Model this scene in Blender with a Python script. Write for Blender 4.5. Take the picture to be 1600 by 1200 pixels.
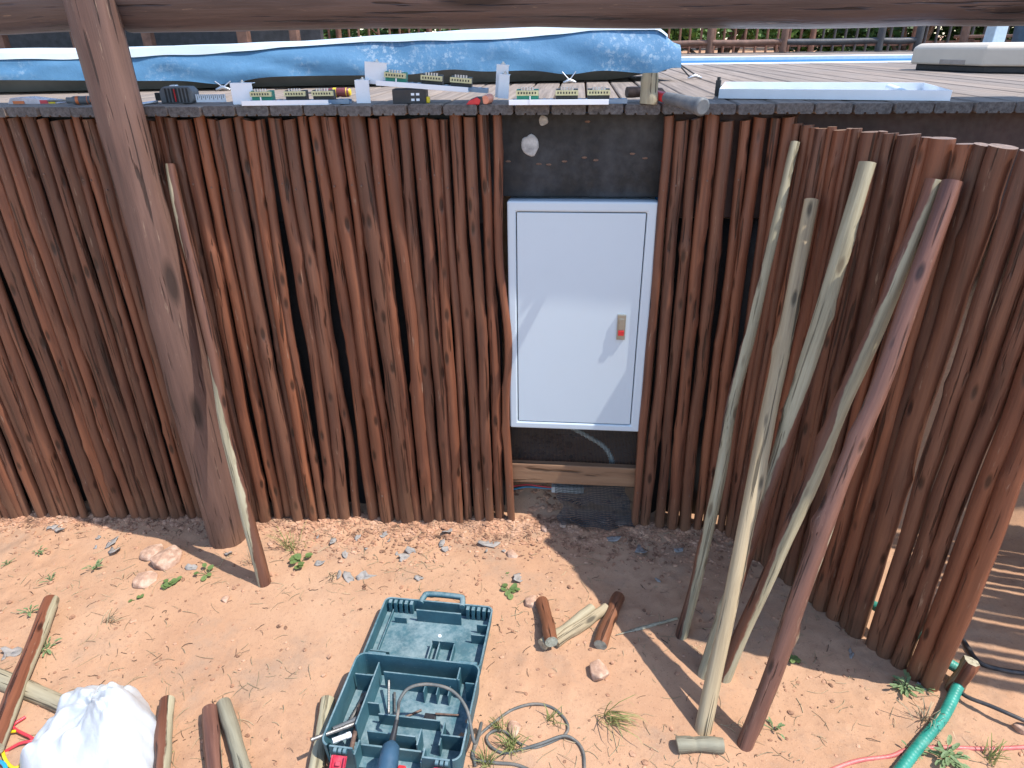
import bpy, math, random
from mathutils import Vector, Matrix, noise, Quaternion
R = math.radians
scn = bpy.context.scene
for o in list(bpy.data.objects): bpy.data.objects.remove(o)
C = scn.collection

# ------------------------------------------------------------------ camera
EYE = Vector((0, 0, 1.6)); FPX = 1051.2; PITCH, YAW, ROLL = .4708, .098, -.0136
FW = Vector((-math.sin(YAW)*math.cos(PITCH), math.cos(YAW)*math.cos(PITCH), -math.sin(PITCH)))
_rt = Vector((math.cos(YAW), math.sin(YAW), 0)); _dn = FW.cross(_rt)
RT = _rt*math.cos(ROLL) - _dn*math.sin(ROLL); DN = _dn*math.cos(ROLL) + _rt*math.sin(ROLL)
cd = bpy.data.cameras.new('camera'); cam = bpy.data.objects.new('camera', cd); C.objects.link(cam)
m = Matrix((RT, -DN, -FW)).transposed().to_4x4(); m.translation = EYE; cam.matrix_world = m
cd.sensor_fit = 'HORIZONTAL'; cd.sensor_width = 36; cd.lens = FPX/1600*36
cd.clip_start = .02; cd.clip_end = 800
scn.camera = cam; scn.render.resolution_x = 1024; scn.render.resolution_y = 768

# ------------------------------------------------------------------ sky, sun, exposure
SUN = Vector((.562, -.12, 1)).normalized()
w = bpy.data.worlds.new('World'); scn.world = w; w.use_nodes = True
nt = w.node_tree; bg = nt.nodes['Background']
sky = nt.nodes.new('ShaderNodeTexSky'); sky.sky_type = 'NISHITA'; sky.sun_disc = False
sky.sun_elevation = math.asin(SUN.z); sky.sun_rotation = math.atan2(SUN.x, SUN.y)
sky.air_density = 1.0; sky.dust_density = .5; sky.ozone_density = 1.5
nt.links.new(sky.outputs[0], bg.inputs[0]); bg.inputs[1].default_value = .15
sl = bpy.data.lights.new('sun', 'SUN'); sl.energy = 2.75; sl.angle = R(.53); sl.color = (1, .95, .88)
so = bpy.data.objects.new('sun', sl); C.objects.link(so)
so.rotation_euler = (-SUN).to_track_quat('-Z', 'Y').to_euler(); so.location = (3, -2, 6)
vs = scn.view_settings; vs.view_transform = 'Standard'; vs.look = 'None'; vs.gamma = 1; vs.exposure = 1.22

# ------------------------------------------------------------------ pixel -> place helpers (photo is 1600 x 1200)
def smooth(a, b, x):
    t = max(0., min(1., (x-a)/(b-a))); return t*t*(3-2*t)
def hfun(x, y):
    """large shape of the earth"""
    z = -.056*max(0., min(2.2, -.25-x)) if x < -.25 else 0.
    z *= 1-smooth(2.6, 5, y)
    z += .55*smooth(2.0, 2.55, y)*smooth(1.05, 1.35, x)*(1-smooth(3, 5, y))
    z += .22*smooth(2.02, 2.35, y) + .98*smooth(3.2, 9.5, y) + .25*smooth(10, 40, y)
    return z
def ray(x, y): return FW + RT*((x-800)/FPX) + DN*((y-600)/FPX)
def atz(x, y, z): v = ray(x, y); return EYE + v*((z-1.6)/v.z)
def aty(x, y, Y): v = ray(x, y); return EYE + v*(Y/v.y)
def G(x, y, dz=0.):
    z = dz
    for _ in range(12):
        p = atz(x, y, z); z = hfun(p.x, p.y) + dz
    return atz(x, y, z)
DECK = 1.449
def DK(x, y): return atz(x, y, DECK)
def onplane(x, y, P, n): v = ray(x, y); return EYE + v*(((P-EYE).dot(n))/v.dot(n))

# ------------------------------------------------------------------ mesh helpers
class MB:
    def __init__(s): s.v = []; s.f = []; s.sm = []
    def add(s, vs_, fs, M=None, smooth=False):
        b = len(s.v)
        s.v += [tuple(M @ Vector(p)) if M else tuple(p) for p in vs_]
        s.f += [tuple(b+i for i in f) for f in fs]; s.sm += [smooth]*len(fs); return s
    def box(s, c, d, M=None):
        x, y, z = c; a, b, h = d[0]/2, d[1]/2, d[2]/2
        V = [(x+i*a, y+j*b, z+k*h) for k in (-1, 1) for j in (-1, 1) for i in (-1, 1)]
        return s.add(V, [(0, 2, 3, 1), (4, 5, 7, 6), (0, 1, 5, 4), (2, 6, 7, 3), (0, 4, 6, 2), (1, 3, 7, 5)], M)
    def bx(s, x0, x1, y0, y1, z0, z1, M=None):
        return s.box(((x0+x1)/2, (y0+y1)/2, (z0+z1)/2), (x1-x0, y1-y0, z1-z0), M)
    def prism(s, poly, a0, a1, axis='y', M=None):
        n = len(poly)
        def P(p, t): return {'y': (p[0], t, p[1]), 'z': (p[0], p[1], t), 'x': (t, p[0], p[1])}[axis]
        V = [P(p, a0) for p in poly] + [P(p, a1) for p in poly]
        F = [(i, (i+1) % n, n+(i+1) % n, n+i) for i in range(n)] + [tuple(range(n-1, -1, -1)), tuple(range(n, 2*n))]
        return s.add(V, F, M)
    def tube(s, pts, rad, seg=8, caps=True, M=None, jit=None):
        pts = [Vector(p) for p in pts]; n = len(pts)
        if not hasattr(rad, '__len__'): rad = [rad]*n
        T = [(pts[min(i+1, n-1)]-pts[max(i-1, 0)]).normalized() for i in range(n)]
        u = T[0].orthogonal().normalized(); V = []
        for i in range(n):
            u = (u - T[i]*u.dot(T[i])).normalized(); b = T[i].cross(u)
            for k in range(seg):
                a = 2*math.pi*k/seg; r = rad[i]*(jit(i, k) if jit else 1)
                V.append(pts[i]+(u*math.cos(a)+b*math.sin(a))*r)
        F = [(i*seg+k, i*seg+(k+1) % seg, (i+1)*seg+(k+1) % seg, (i+1)*seg+k) for i in range(n-1) for k in range(seg)]
        s.add(V, F, M, True)
        if caps:
            s.add(V[:seg], [tuple(range(seg-1, -1, -1))], M); s.add(V[-seg:], [tuple(range(seg))], M)
        return s
    def cyl(s, a, b, r, seg=12, M=None): return s.tube([a, b], r, seg, True, M)
    def build(s, name, mat, parent=None, bevel=0, loc=None):
        me = bpy.data.meshes.new(name); me.from_pydata(s.v, [], s.f); me.update()
        me.polygons.foreach_set('use_smooth', s.sm); me.materials.append(mat)
        o = bpy.data.objects.new(name, me); C.objects.link(o)
        if parent: o.parent = parent
        if loc is not None: o.location = loc
        if bevel:
            b = o.modifiers.new('bevel', 'BEVEL'); b.width = bevel; b.segments = 2; b.limit_method = 'ANGLE'
        return o
def tag(o, label=None, cat=None, group=None, kind=None):
    for k, v in (('label', label), ('category', cat), ('group', group), ('kind', kind)):
        if v: o[k] = v
    return o
def empty(name, loc=(0, 0, 0), rz=0, label=None, cat=None, group=None):
    o = bpy.data.objects.new(name, None); C.objects.link(o); o.location = loc; o.rotation_euler = (0, 0, rz)
    o.empty_display_size = .05
    return tag(o, label, cat, group)
def spline(P, k=6):
    P = [Vector(p) for p in P]; out = []
    Q = [P[0]*2-P[1]] + P + [P[-1]*2-P[-2]]
    for i in range(1, len(Q)-2):
        a, b, c, d = Q[i-1:i+3]
        for j in range(k):
            t = j/k; out.append(.5*((2*b)+(c-a)*t+(2*a-5*b+4*c-d)*t*t+(3*b-a-3*c+d)*t**3))
    return out + [P[-1]]

# ------------------------------------------------------------------ materials
class MT:
    def __init__(s, name):
        s.m = bpy.data.materials.new(name); s.m.use_nodes = True; s.t = s.m.node_tree
        s.b = s.t.nodes['Principled BSDF']; s.out = s.t.nodes['Material Output']
    def set(s, sock, val):
        if isinstance(val, bpy.types.NodeSocket): s.t.links.new(val, sock)
        elif val is not None:
            if hasattr(sock.default_value, '__len__') and not hasattr(val, '__len__'): val = (val,)*len(sock.default_value)
            if hasattr(val, '__len__') and len(sock.default_value) == 4 and len(val) == 3: val = (*val, 1)
            sock.default_value = val
    def n(s, typ, ins={}, **props):
        nd = s.t.nodes.new('ShaderNode'+typ)
        for k, v in props.items(): setattr(nd, k, v)
        for k, v in ins.items(): s.set(nd.inputs[k], v)
        return nd
    def co(s, which='Object'): return s.n('TexCoord').outputs[which]
    def mapv(s, v, scale, loc=(0, 0, 0)): return s.n('Mapping', {'Vector': v, 'Scale': scale, 'Location': loc}).outputs[0]
    def noise(s, v, scale, detail=4, rough=.6, dist=0):
        return s.n('TexNoise', {'Vector': v, 'Scale': scale, 'Detail': detail, 'Roughness': rough, 'Distortion': dist}).outputs[0]
    def vor(s, v, scale, feature='F1'): return s.n('TexVoronoi', {'Vector': v, 'Scale': scale}, feature=feature).outputs[0]
    def ramp(s, f, stops, interp='LINEAR'):
        nd = s.n('ValToRGB', {'Fac': f}); cr = nd.color_ramp; cr.interpolation = interp
        while len(cr.elements) < len(stops): cr.elements.new(.5)
        for e, (p, c) in zip(cr.elements, stops):
            e.position = p; e.color = (*c, 1) if hasattr(c, '__len__') else (c, c, c, 1)
        return nd.outputs[0]
    def mix(s, f, a, b, mode='MIX'):
        nd = s.t.nodes.new('ShaderNodeMix'); nd.data_type = 'RGBA'; nd.blend_type = mode
        s.set(nd.inputs[0], f); s.set(nd.inputs[6], a); s.set(nd.inputs[7], b); return nd.outputs[2]
    def math(s, op, a, b=None, clamp=False):
        nd = s.n('Math', operation=op, use_clamp=clamp); s.set(nd.inputs[0], a)
        if b is not None: s.set(nd.inputs[1], b)
        return nd.outputs[0]
    def bump(s, h, strength=.5, dist=.002):
        s.set(s.b.inputs['Normal'], s.n('Bump', {'Height': h, 'Strength': strength, 'Distance': dist}).outputs[0])
    def fin(s, col=None, rough=None, metal=None, spec=None, trans=None):
        I = s.b.inputs
        for k, v in (('Base Color', col), ('Roughness', rough), ('Metallic', metal), ('Specular IOR Level', spec), ('Transmission Weight', trans)):
            s.set(I[k], v) if v is not None else None
        return s.m
def plain(name, col, rough=.5, metal=0, var=.12, scale=30, bump=.15, spec=None, dirt=None):
    """painted / moulded surface with uneven tone, scuffs and a little dust"""
    t = MT(name); c = t.co(); n1 = t.noise(c, scale, 5); n2 = t.noise(c, scale*6, 3)
    dk = tuple(x*(1-var*1.6) for x in col); lt = tuple(min(1, x*(1+var)) for x in col)
    k = t.ramp(n1, [(.3, dk), (.7, lt)])
    if dirt:
        g = t.ramp(t.noise(c, scale*.5, 6, .7), [(.48, 0.), (.7, 1.)]); k = t.mix(t.math('MULTIPLY', g, dirt[1]), k, dirt[0])
    r = t.ramp(n2, [(.3, max(0, rough-.1)), (.7, min(1, rough+.12))])
    t.bump(n2, bump, .001); return t.fin(k, r, metal, spec)
def pole_mat(name, dark, mid, light, rough, endc, dust=True, half=None, ks=(22, 22, 7)):
    """round timber: streaks along the grain, knots, checks, pale sawn ends; half = bare sapwood colour on one side"""
    t = MT(name); oi = t.n('ObjectInfo').outputs['Random']; c0 = t.co()
    off = t.n('CombineXYZ', {0: t.math('MULTIPLY', oi, 37.), 1: t.math('MULTIPLY', oi, 53.), 2: t.math('MULTIPLY', oi, 71.)}).outputs[0]
    c = t.n('VectorMath', {0: c0, 1: off}, operation='ADD').outputs[0]
    st = t.noise(t.mapv(c, (42, 42, 2.2)), 1, 4, .65, .4)
    big = t.noise(t.mapv(c, (9, 9, 2.5)), 1, 3)
    fine = t.noise(t.mapv(c, (260, 260, 9)), 1, 2, .7)
    col = t.ramp(st, [(.28, dark), (.5, mid), (.74, light)])
    col = t.mix(t.ramp(big, [(.35, 0.), (.72, .55)]), col, light)
    tint = t.ramp(t.math('FRACT', t.math('MULTIPLY', oi, 7.3)), [(0, (.42, .44, .50)), (.25, (.8, .82, .85)), (.5, (1.15, .92, .78)), (.75, (.85, .92, 1.0)), (1, (1.5, 1.22, .98))])
    col = t.mix(.75, col, tint, 'MULTIPLY')
    kn = t.vor(t.mapv(c, ks), 1); kmask = t.ramp(kn, [(.10, 1.), (.20, 0.)])
    col = t.mix(t.math('MULTIPLY', kmask, .8), col, tuple(x*.25 for x in dark))
    cr = t.noise(t.mapv(c, (75, 75, 3.0)), 1, 3, .55, .3); crm = t.ramp(cr, [(.61, 0.), (.655, 1.)])
    col = t.mix(t.math('MULTIPLY', crm, .75), col, tuple(x*.2 for x in dark))
    pl_ = t.ramp(t.noise(t.mapv(c, (85, 85, 8)), 1, 4, .72), [(.645, 0.), (.69, 1.)])
    col = t.mix(t.math('MULTIPLY', pl_, .45), col, (.33, .24, .17))
    if half:
        x = t.n('SeparateXYZ', {0: c0}).outputs[0]
        edge = t.math('ADD', t.math('MULTIPLY', x, 38.), t.math('MULTIPLY', t.math('SUBTRACT', t.noise(t.mapv(c, (6, 6, 1.6)), 1, 6, .62), half[2]), 3.0))
        mk = t.ramp(edge, [(.42, 0.), (.54, 1.)])
        sap = t.ramp(t.noise(t.mapv(c, (60, 60, 3)), 1, 5, .65), [(.25, tuple(q*.5 for q in half[0])), (.5, half[0]), (.75, half[1])])
        sap = t.mix(t.math('MULTIPLY', kmask, .7), sap, (.10, .07, .04)); sap = t.mix(t.math('MULTIPLY', crm, .6), sap, (.09, .07, .04))
        col = t.mix(mk, col, sap); rough = t.ramp(mk, [(0, rough), (1, .8)])
    if dust:
        z = t.n('SeparateXYZ', {0: c0}).outputs[2]
        dz = t.ramp(t.math('ADD', z, t.math('MULTIPLY', t.noise(c, 9, 4), .22)), [(.08, .7), (.30, 0.)])
        col = t.mix(dz, col, (.20, .105, .06))
    nz = t.n('SeparateXYZ', {0: t.co('Normal')}).outputs[2]
    cap = t.math('GREATER_THAN', t.math('ABSOLUTE', nz), .88)
    ec = t.mix(t.ramp(t.noise(c, 90, 4), [(.4, 0.), (.65, .7)]), endc, tuple(q*.45 for q in endc))
    col = t.mix(cap, col, ec)
    h = t.math('SUBTRACT', t.math('ADD', t.math('MULTIPLY', st, .6), t.math('MULTIPLY', fine, .35)), t.math('ADD', t.math('MULTIPLY', crm, .9), t.math('MULTIPLY', kmask, .5)))
    t.bump(h, .9, .0035)
    return t.fin(col, rough, spec=.4)
ORG = dict(dark=(.048, .021, .015), mid=(.130, .053, .033), light=(.22, .093, .051))
M = {}
M['pole'] = pole_mat('varnished_pole', **ORG, rough=.40, endc=(.30, .19, .13))
M['post'] = pole_mat('varnished_post', dark=(.062, .037, .031), mid=(.115, .066, .052), light=(.16, .093, .072), rough=.55, endc=(.3, .2, .14), ks=(9, 9, 2.2))
M['rail'] = pole_mat('varnished_rail', dark=(.045, .038, .041), mid=(.086, .071, .073), light=(.13, .105, .103), rough=.36, endc=(.25, .17, .12), dust=False, ks=(7, 7, 1.6))
SAP = ((.33, .29, .19), (.46, .42, .29))
M['half'] = pole_mat('half_bare_pole', **ORG, rough=.45, endc=(.42, .36, .24), dust=False, half=(*SAP, .45))
M['halfv'] = pole_mat('mostly_varnished_pole', dark=(.06, .032, .027), mid=(.13, .068, .054), light=(.22, .12, .09), rough=.42, endc=(.42, .36, .24), dust=False, half=(*SAP, .66))
M['bare'] = pole_mat('bare_pole', dark=(.16, .13, .085), mid=(.33, .29, .19), light=(.45, .41, .28), rough=.8, endc=(.45, .40, .28), dust=False)
M['bare2'] = pole_mat('mostly_bare_pole', **ORG, rough=.5, endc=(.45, .40, .28), dust=False, half=(*SAP, .25))
M['offcut'] = pole_mat('offcut_varnish', dark=(.07, .026, .015), mid=(.17, .066, .033), light=(.27, .11, .052), rough=.5, endc=(.38, .40, .32), dust=False)

def soil():
    t = MT('sandy_red_soil'); c = t.co()
    a = t.noise(c, 1.6, 5, .6); b = t.noise(c, 9, 6, .65); d = t.noise(c, 70, 5, .7); e = t.noise(c, 320, 3, .7)
    col = t.ramp(a, [(.3, (.40, .222, .130)), (.5, (.45, .265, .160)), (.7, (.485, .305, .195))])
    col = t.mix(t.ramp(b, [(.46, 0.), (.76, .5)]), col, (.33, .19, .12))
    g = t.ramp(t.noise(t.mapv(c, (1, 1, 1), (3.1, 1.7, 0)), 3.2, 6, .72), [(.52, 0.), (.68, .65)])
    col = t.mix(g, col, (.30, .215, .155))
    col = t.mix(t.ramp(d, [(.54, 0.), (.72, .55)]), col, (.25, .145, .095))
    col = t.mix(t.ramp(e, [(.60, 0.), (.74, .6)]), col, (.60, .42, .29))
    sp = t.vor(c, 95); col = t.mix(t.ramp(sp, [(.08, .6), (.16, 0.)]), col, (.17, .10, .07))
    t.bump(t.math('ADD', t.math('MULTIPLY', d, .7), t.math('ADD', t.math('MULTIPLY', e, .35), t.math('MULTIPLY', b, .8))), .45, .005)
    return t.fin(col, .95, spec=.15)
M['soil'] = soil()
def boardm():
    t = MT('weathered_deck_board'); oi = t.n('ObjectInfo').outputs['Random']; c0 = t.co()
    c = t.n('VectorMath', {0: c0, 1: t.n('CombineXYZ', {0: t.math('MULTIPLY', oi, 31.), 1: t.math('MULTIPLY', oi, 17.)}).outputs[0]}, operation='ADD').outputs[0]
    s = t.noise(t.mapv(c, (70, 2.5, 70)), 1, 6, .65, .3); b = t.noise(c, 3, 4)
    col = t.ramp(s, [(.25, (.13, .105, .088)), (.5, (.25, .205, .172)), (.78, (.36, .30, .255))])
    col = t.mix(.6, col, t.ramp(oi, [(0, (.75, .75, .76)), (1, (1.15, 1.08, 1.02))]), 'MULTIPLY')
    col = t.mix(t.ramp(b, [(.45, 0.), (.75, .4)]), col, (.20, .185, .175))
    y = t.n('SeparateXYZ', {0: t.co('Normal')}).outputs[1]
    col = t.mix(t.math('MULTIPLY', t.math('GREATER_THAN', t.math('ABSOLUTE', y), .8), .85), col, t.ramp(t.noise(c, 110, 5, .75), [(.35, (.028, .030, .034)), (.65, (.12, .12, .122))]))  # board ends coloured dark for the shade they stand in
    t.bump(t.math('ADD', s, t.math('MULTIPLY', t.noise(c, 140, 4), .5)), .6, .002); return t.fin(col, .85, spec=.25)
M['board'] = boardm()
M['black'] = plain('black_stained_timber', (.014, .017, .021), .6, var=.6, scale=7, bump=.5, dirt=((.060, .064, .072), .6))
M['maroon'] = plain('dark_maroon_timber', (.045, .022, .020), .6, var=.3, scale=9, bump=.4)
M['dark'] = plain('dark_backing', (.012, .012, .013), .8, bump=.4)  # near-black, stands for the shaded space behind the poles
M['enclosure'] = plain('white_powder_coat', (.54, .625, .685), .40, var=.015, scale=5, bump=.0, spec=.5, dirt=((.47, .50, .50), .22))
M['white'] = plain('white_enamel_metal', (.74, .78, .83), .35, var=.03, scale=20, bump=.05)
M['galv'] = plain('galvanised_steel', (.55, .57, .60), .35, metal=.9, var=.15, scale=60)
M['lockmetal'] = plain('olive_grey_lock_metal', (.30, .30, .26), .38, metal=.6, var=.08)
M['red'] = plain('red_plastic', (.55, .025, .03), .4, var=.1)
M['blackp'] = plain('black_plastic', (.022, .023, .026), .45, var=.2)
M['grey'] = plain('grey_rubber', (.115, .125, .135), .6, var=.12, dirt=((.22, .2, .18), .5))
M['greenp'] = plain('green_terminal_plastic', (.02, .26, .17), .45)
M['cream'] = plain('cream_terminal_strip', (.62, .56, .30), .45)
M['bluegrey'] = plain('blue_grey_din_rail', (.20, .28, .38), .4, metal=.5)
M['teal'] = plain('teal_case_plastic', (.045, .145, .185), .6, var=.2, scale=14, bump=.2, dirt=((.34, .40, .41), .75))
def tealm():
    t = MT('teal_case_plastic'); c = t.co(); n1 = t.noise(c, 16, 5, .65); n2 = t.noise(c, 60, 5, .7)
    k = t.ramp(n1, [(.3, (.016, .075, .100)), (.7, (.030, .115, .145))])
    nz = t.n('SeparateXYZ', {0: t.co('Normal')}).outputs[2]
    d = t.math('MULTIPLY', t.ramp(nz, [(.3, .10), (.8, 1.)]), t.ramp(t.math('ADD', t.math('MULTIPLY', n2, .5), t.math('MULTIPLY', t.noise(c, 9, 4), .6)), [(.45, .12), (.72, .85)]))
    k = t.mix(d, k, (.27, .345, .36)); k = t.mix(t.ramp(t.noise(c, 130, 4, .8), [(.66, 0.), (.72, .7)]), k, (.5, .45, .38))
    t.bump(n2, .25, .001); return t.fin(k, .6)
M['teal'] = tealm()
M['tool'] = plain('dark_blue_tool_body', (.035, .085, .14), .45, var=.15, scale=20)
M['latch'] = plain('red_latch', (.50, .02, .055), .45, var=.15, dirt=((.5, .25, .22), .4))
M['cord'] = plain('grey_rubber_cord', (.10, .105, .10), .6, dirt=((.27, .21, .16), .6))
M['bcable'] = plain('black_cable', (.03, .032, .037), .5, dirt=((.2, .15, .11), .4))
M['pink'] = plain('faded_red_hose', (.55, .14, .13), .5, dirt=((.5, .3, .22), .5))
M['redc'] = plain('red_wire', (.62, .05, .07), .4)
M['yellow'] = plain('yellow_wire', (.75, .55, .02), .4)
M['bluec'] = plain('blue_wire', (.02, .30, .55), .4)
M['steel'] = plain('dull_steel', (.26, .25, .235), .45, metal=.7, var=.3, scale=50)
M['rust'] = plain('rusty_steel', (.19, .12, .09), .7, metal=.3, var=.3, scale=60)
M['plank'] = pole_mat('raw_plank', dark=(.11, .056, .030), mid=(.25, .128, .066), light=(.33, .185, .10), rough=.8, endc=(.3, .2, .12), dust=False)
M['concrete'] = plain('grey_putty', (.46, .47, .47), .9, var=.25, scale=60, bump=.6)
M['stone'] = plain('pinkish_stone', (.46, .28, .19), .9, var=.25, scale=40, bump=.6, dirt=((.55, .45, .36), .6))
M['gravel'] = plain('red_gravel', (.42, .22, .13), .95, var=.5, scale=25, bump=.4, dirt=((.52, .36, .25), .7))
M['flake'] = plain('grey_bark_flake', (.32, .295, .27), .85, var=.3, scale=30, bump=.5, dirt=((.18, .14, .12), .6))
M['straw'] = plain('dry_straw', (.42, .33, .20), .85, var=.4, scale=9)
M['twig'] = plain('dark_twig', (.12, .075, .05), .9, var=.4, scale=9)
M['tan'] = plain('tan_plastic', (.60, .52, .42), .5, var=.05, scale=6)
M['paint'] = plain('pale_blue_paint', (.50, .60, .66), .5, var=.06)
M['coping'] = plain('white_pool_coping', (.74, .75, .74), .6, var=.06)
M['farwood'] = plain('brown_timber', (.16, .078, .050), .6, var=.3, scale=12)
M['darkpost'] = plain('dark_timber', (.045, .042, .045), .55, var=.3, scale=12)
M['hull'] = plain('grey_white_hull', (.30, .31, .31), .5, var=.2, scale=7, dirt=((.16, .16, .155), .5))
def leafm(name, a, b):
    t = MT(name); c = t.co(); k = t.ramp(t.noise(c, 14, 3), [(.3, a), (.7, b)])
    t.set(t.b.inputs['Subsurface Weight'], 0.); m_ = t.fin(k, .55, spec=.3)
    tr = t.n('BsdfTranslucent', {'Color': k}); mx = t.n('MixShader', {0: .35, 1: t.b.outputs[0], 2: tr.outputs[0]})
    t.t.links.new(mx.outputs[0], t.out.inputs[0]); return m_
M['leaf'] = leafm('herb_leaf', (.12, .19, .06), (.22, .31, .11))
M['leafgrey'] = leafm('grey_green_leaf', (.16, .24, .11), (.28, .38, .18))
M['grass'] = leafm('grass_blade', (.17, .23, .07), (.38, .36, .15))
M['bush'] = leafm('bush_leaf', (.035, .085, .022), (.085, .17, .045))
M['bushlt'] = leafm('light_green_bush_leaf', (.09, .18, .04), (.19, .30, .08))  # lighter green leaf than the other bushes
def tarp():
    t = MT('blue_canvas'); c = t.co(); z = t.n('SeparateXYZ', {0: t.co('Generated')}).outputs[2]
    n1 = t.noise(c, 6, 6, .7); n2 = t.noise(c, 40, 6, .75)
    col = t.ramp(n1, [(.3, (.065, .175, .31)), (.7, (.095, .23, .385))])
    wear = t.ramp(t.math('MULTIPLY', t.ramp(n2, [(.50, 0.), (.62, 1.)]), t.ramp(t.noise(c, 3.3, 4), [(.45, 0.), (.68, .7)])), [(0, 0.), (1, 1.)])
    col = t.mix(wear, col, (.50, .58, .64))
    t.bump(t.math('ADD', n2, t.math('MULTIPLY', n1, 2.)), .35, .004); return t.fin(col, .6, spec=.3)
M['tarp'] = tarp()
def hosem():
    t = MT('green_ribbed_hose'); c = t.co(); n1 = t.noise(c, 25, 4)
    col = t.ramp(n1, [(.35, (.015, .20, .15)), (.65, (.035, .29, .22))])
    col = t.mix(t.ramp(t.noise(c, 12, 5, .7), [(.5, 0.), (.75, .6)]), col, (.35, .30, .22)); return t.fin(col, .45)
M['hose'] = hosem()
def netm():
    t = MT('black_shade_net'); c = t.co()
    xs = t.n('SeparateXYZ', {0: c})
    def line(s, per): return t.math('LESS_THAN', t.math('FRACT', t.math('MULTIPLY', s, per)), .36)
    a = t.math('MAXIMUM', line(xs.outputs[0], 200.), line(xs.outputs[2], 200.))
    t.fin((.012, .013, .015), .6)
    tr = t.n('BsdfTransparent'); mx = t.n('MixShader', {0: a, 1: tr.outputs[0], 2: t.b.outputs[0]})
    t.t.links.new(mx.outputs[0], t.out.inputs[0]); return t.m
M['net'] = netm()
def bagm():
    t = MT('white_plastic_bag'); c = t.co(); n1 = t.noise(c, 45, 6, .7, .6)
    t.bump(n1, .5, .004); t.fin((.66, .70, .73), .35, spec=.5)
    tr = t.n('BsdfTranslucent', {'Color': (.8, .84, .86, 1)}); mx = t.n('MixShader', {0: .25, 1: t.b.outputs[0], 2: tr.outputs[0]})
    t.t.links.new(mx.outputs[0], t.out.inputs[0]); return t.m
M['bag'] = bagm()
def waterm():
    t = MT('pool_water'); c = t.co(); n1 = t.noise(c, 6, 4); t.bump(n1, .25, .01)
    return t.fin(t.ramp(n1, [(.3, (.008, .12, .34)), (.7, (.015, .17, .42))]), .35, spec=.08)
M['water'] = waterm()

# ------------------------------------------------------------------ ground: one sheet, fine near the camera
def axis(parts):
    out = []
    for a, b, st in parts:
        n = max(1, round((b-a)/st)); out += [a+(b-a)*i/n for i in range(n)]
    return out + [parts[-1][1]]
XS = axis([(-300, -40, 65), (-40, -6, 4), (-6, -2.5, .2), (-2.5, 2.0, .0115), (2.0, 6, .2), (6, 40, 4), (40, 300, 65)])
YS = axis([(-300, -30, 90), (-30, -2, 4), (-2, .75, .2), (.75, 2.12, .0115), (2.12, 2.6, .03), (2.6, 4, .2), (4, 14, .5), (14, 60, 4), (60, 400, 85)])
def gz(x, y):
    z = hfun(x, y)
    if -3 < x < 2.6 and .3 < y < 2.6:
        p = Vector((x, y, 0))
        rg = .25+.75*smooth(-.1, .35, noise.noise(p*1.7+Vector((4, 2, 0))))+.5*smooth(1.6, 1.95, y)
        z += .012*noise.noise(p*2.2) + .005*noise.noise(p*7.3) + rg*(.004*noise.noise(p*19) + .0032*noise.noise(p*47))
        k = noise.noise(p*33+Vector((9, 3, 1)))
        z += .005*max(0, k)*rg
        z += .012*smooth(1.85, 2.03, y)*(1+noise.noise(p*9))           # rubble piled at the fence foot
    return z
gv = [(x, y, gz(x, y)) for y in YS for x in XS]; nx = len(XS)
gm = MB(); gm.v = gv
gm.f = [(j*nx+i, j*nx+i+1, (j+1)*nx+i+1, (j+1)*nx+i) for j in range(len(YS)-1) for i in range(nx-1)]; gm.sm = [True]*len(gm.f)
tag(gm.build('ground', M['soil']), kind='structure')

# ------------------------------------------------------------------ the deck
DE = 1.939; BW = .0978; B0 = -1.6423
deck = empty('timber_deck', (0, DE, DECK-.026), 0, 'weathered grey timber deck with grooved board ends above the pole fence', 'deck')
rng = random.Random(4)
def board_mesh(y0, y1):
    g = .0035; a = BW-2*g; t = .026
    p = [(g, .004), (g+.004, 0)]
    for k in (.30, .62): p += [(g+a*k-.004, 0), (g+a*k-.002, .005), (g+a*k+.002, .005), (g+a*k+.004, 0)]
    p += [(g+a-.004, 0), (g+a, .004), (g+a, t-.003), (g+a-.003, t), (g+.003, t), (g, t-.003)]
    return MB().prism(p[::-1], y0, y1)
PX0, PX1, PY0, PY1 = .2, 7.2, 5.10, 6.75                              # the pool
protos = {}
def board(i, key, y0, y1):
    if key not in protos:
        o = board_mesh(y0, y1).build('deck_board', M['board'], deck); protos[key] = o.data
    else:
        o = bpy.data.objects.new('deck_board', protos[key]); C.objects.link(o); o.parent = deck
    o.location = (B0+BW*i, rng.uniform(-.004, .004) if key != 'c' else 0, rng.uniform(-.0012, .0012))
for i in range(-62, 92):
    x = B0+BW*i
    if PX0 < x+BW and x < PX1: board(i, 'b', 0, PY0-.06-DE); board(i, 'c', PY1+.15-DE, 9.2-DE)
    else: board(i, 'a', 0, 9.2-DE)
pool = empty('swimming_pool', (PX0, PY0, DECK), 0); tag(pool, kind='structure')
MB().bx(0, PX1-PX0, 0, PY1-PY0, -1.2, -.02).build('water', M['water'], pool)
MB().bx(-.06, PX1-PX0+.1, -.06, 0, -.1, .008).build('coping', M['coping'], pool, .006)
MB().bx(-.12, PX1-PX0+.1, PY1-PY0, PY1-PY0+.15, -.1, .010).build('coping', M['coping'], pool, .006)
MB().bx(-.06, 0, .0005, PY1-PY0-.0005, -.1, .012).build('coping', M['coping'], pool, .006)

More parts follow.
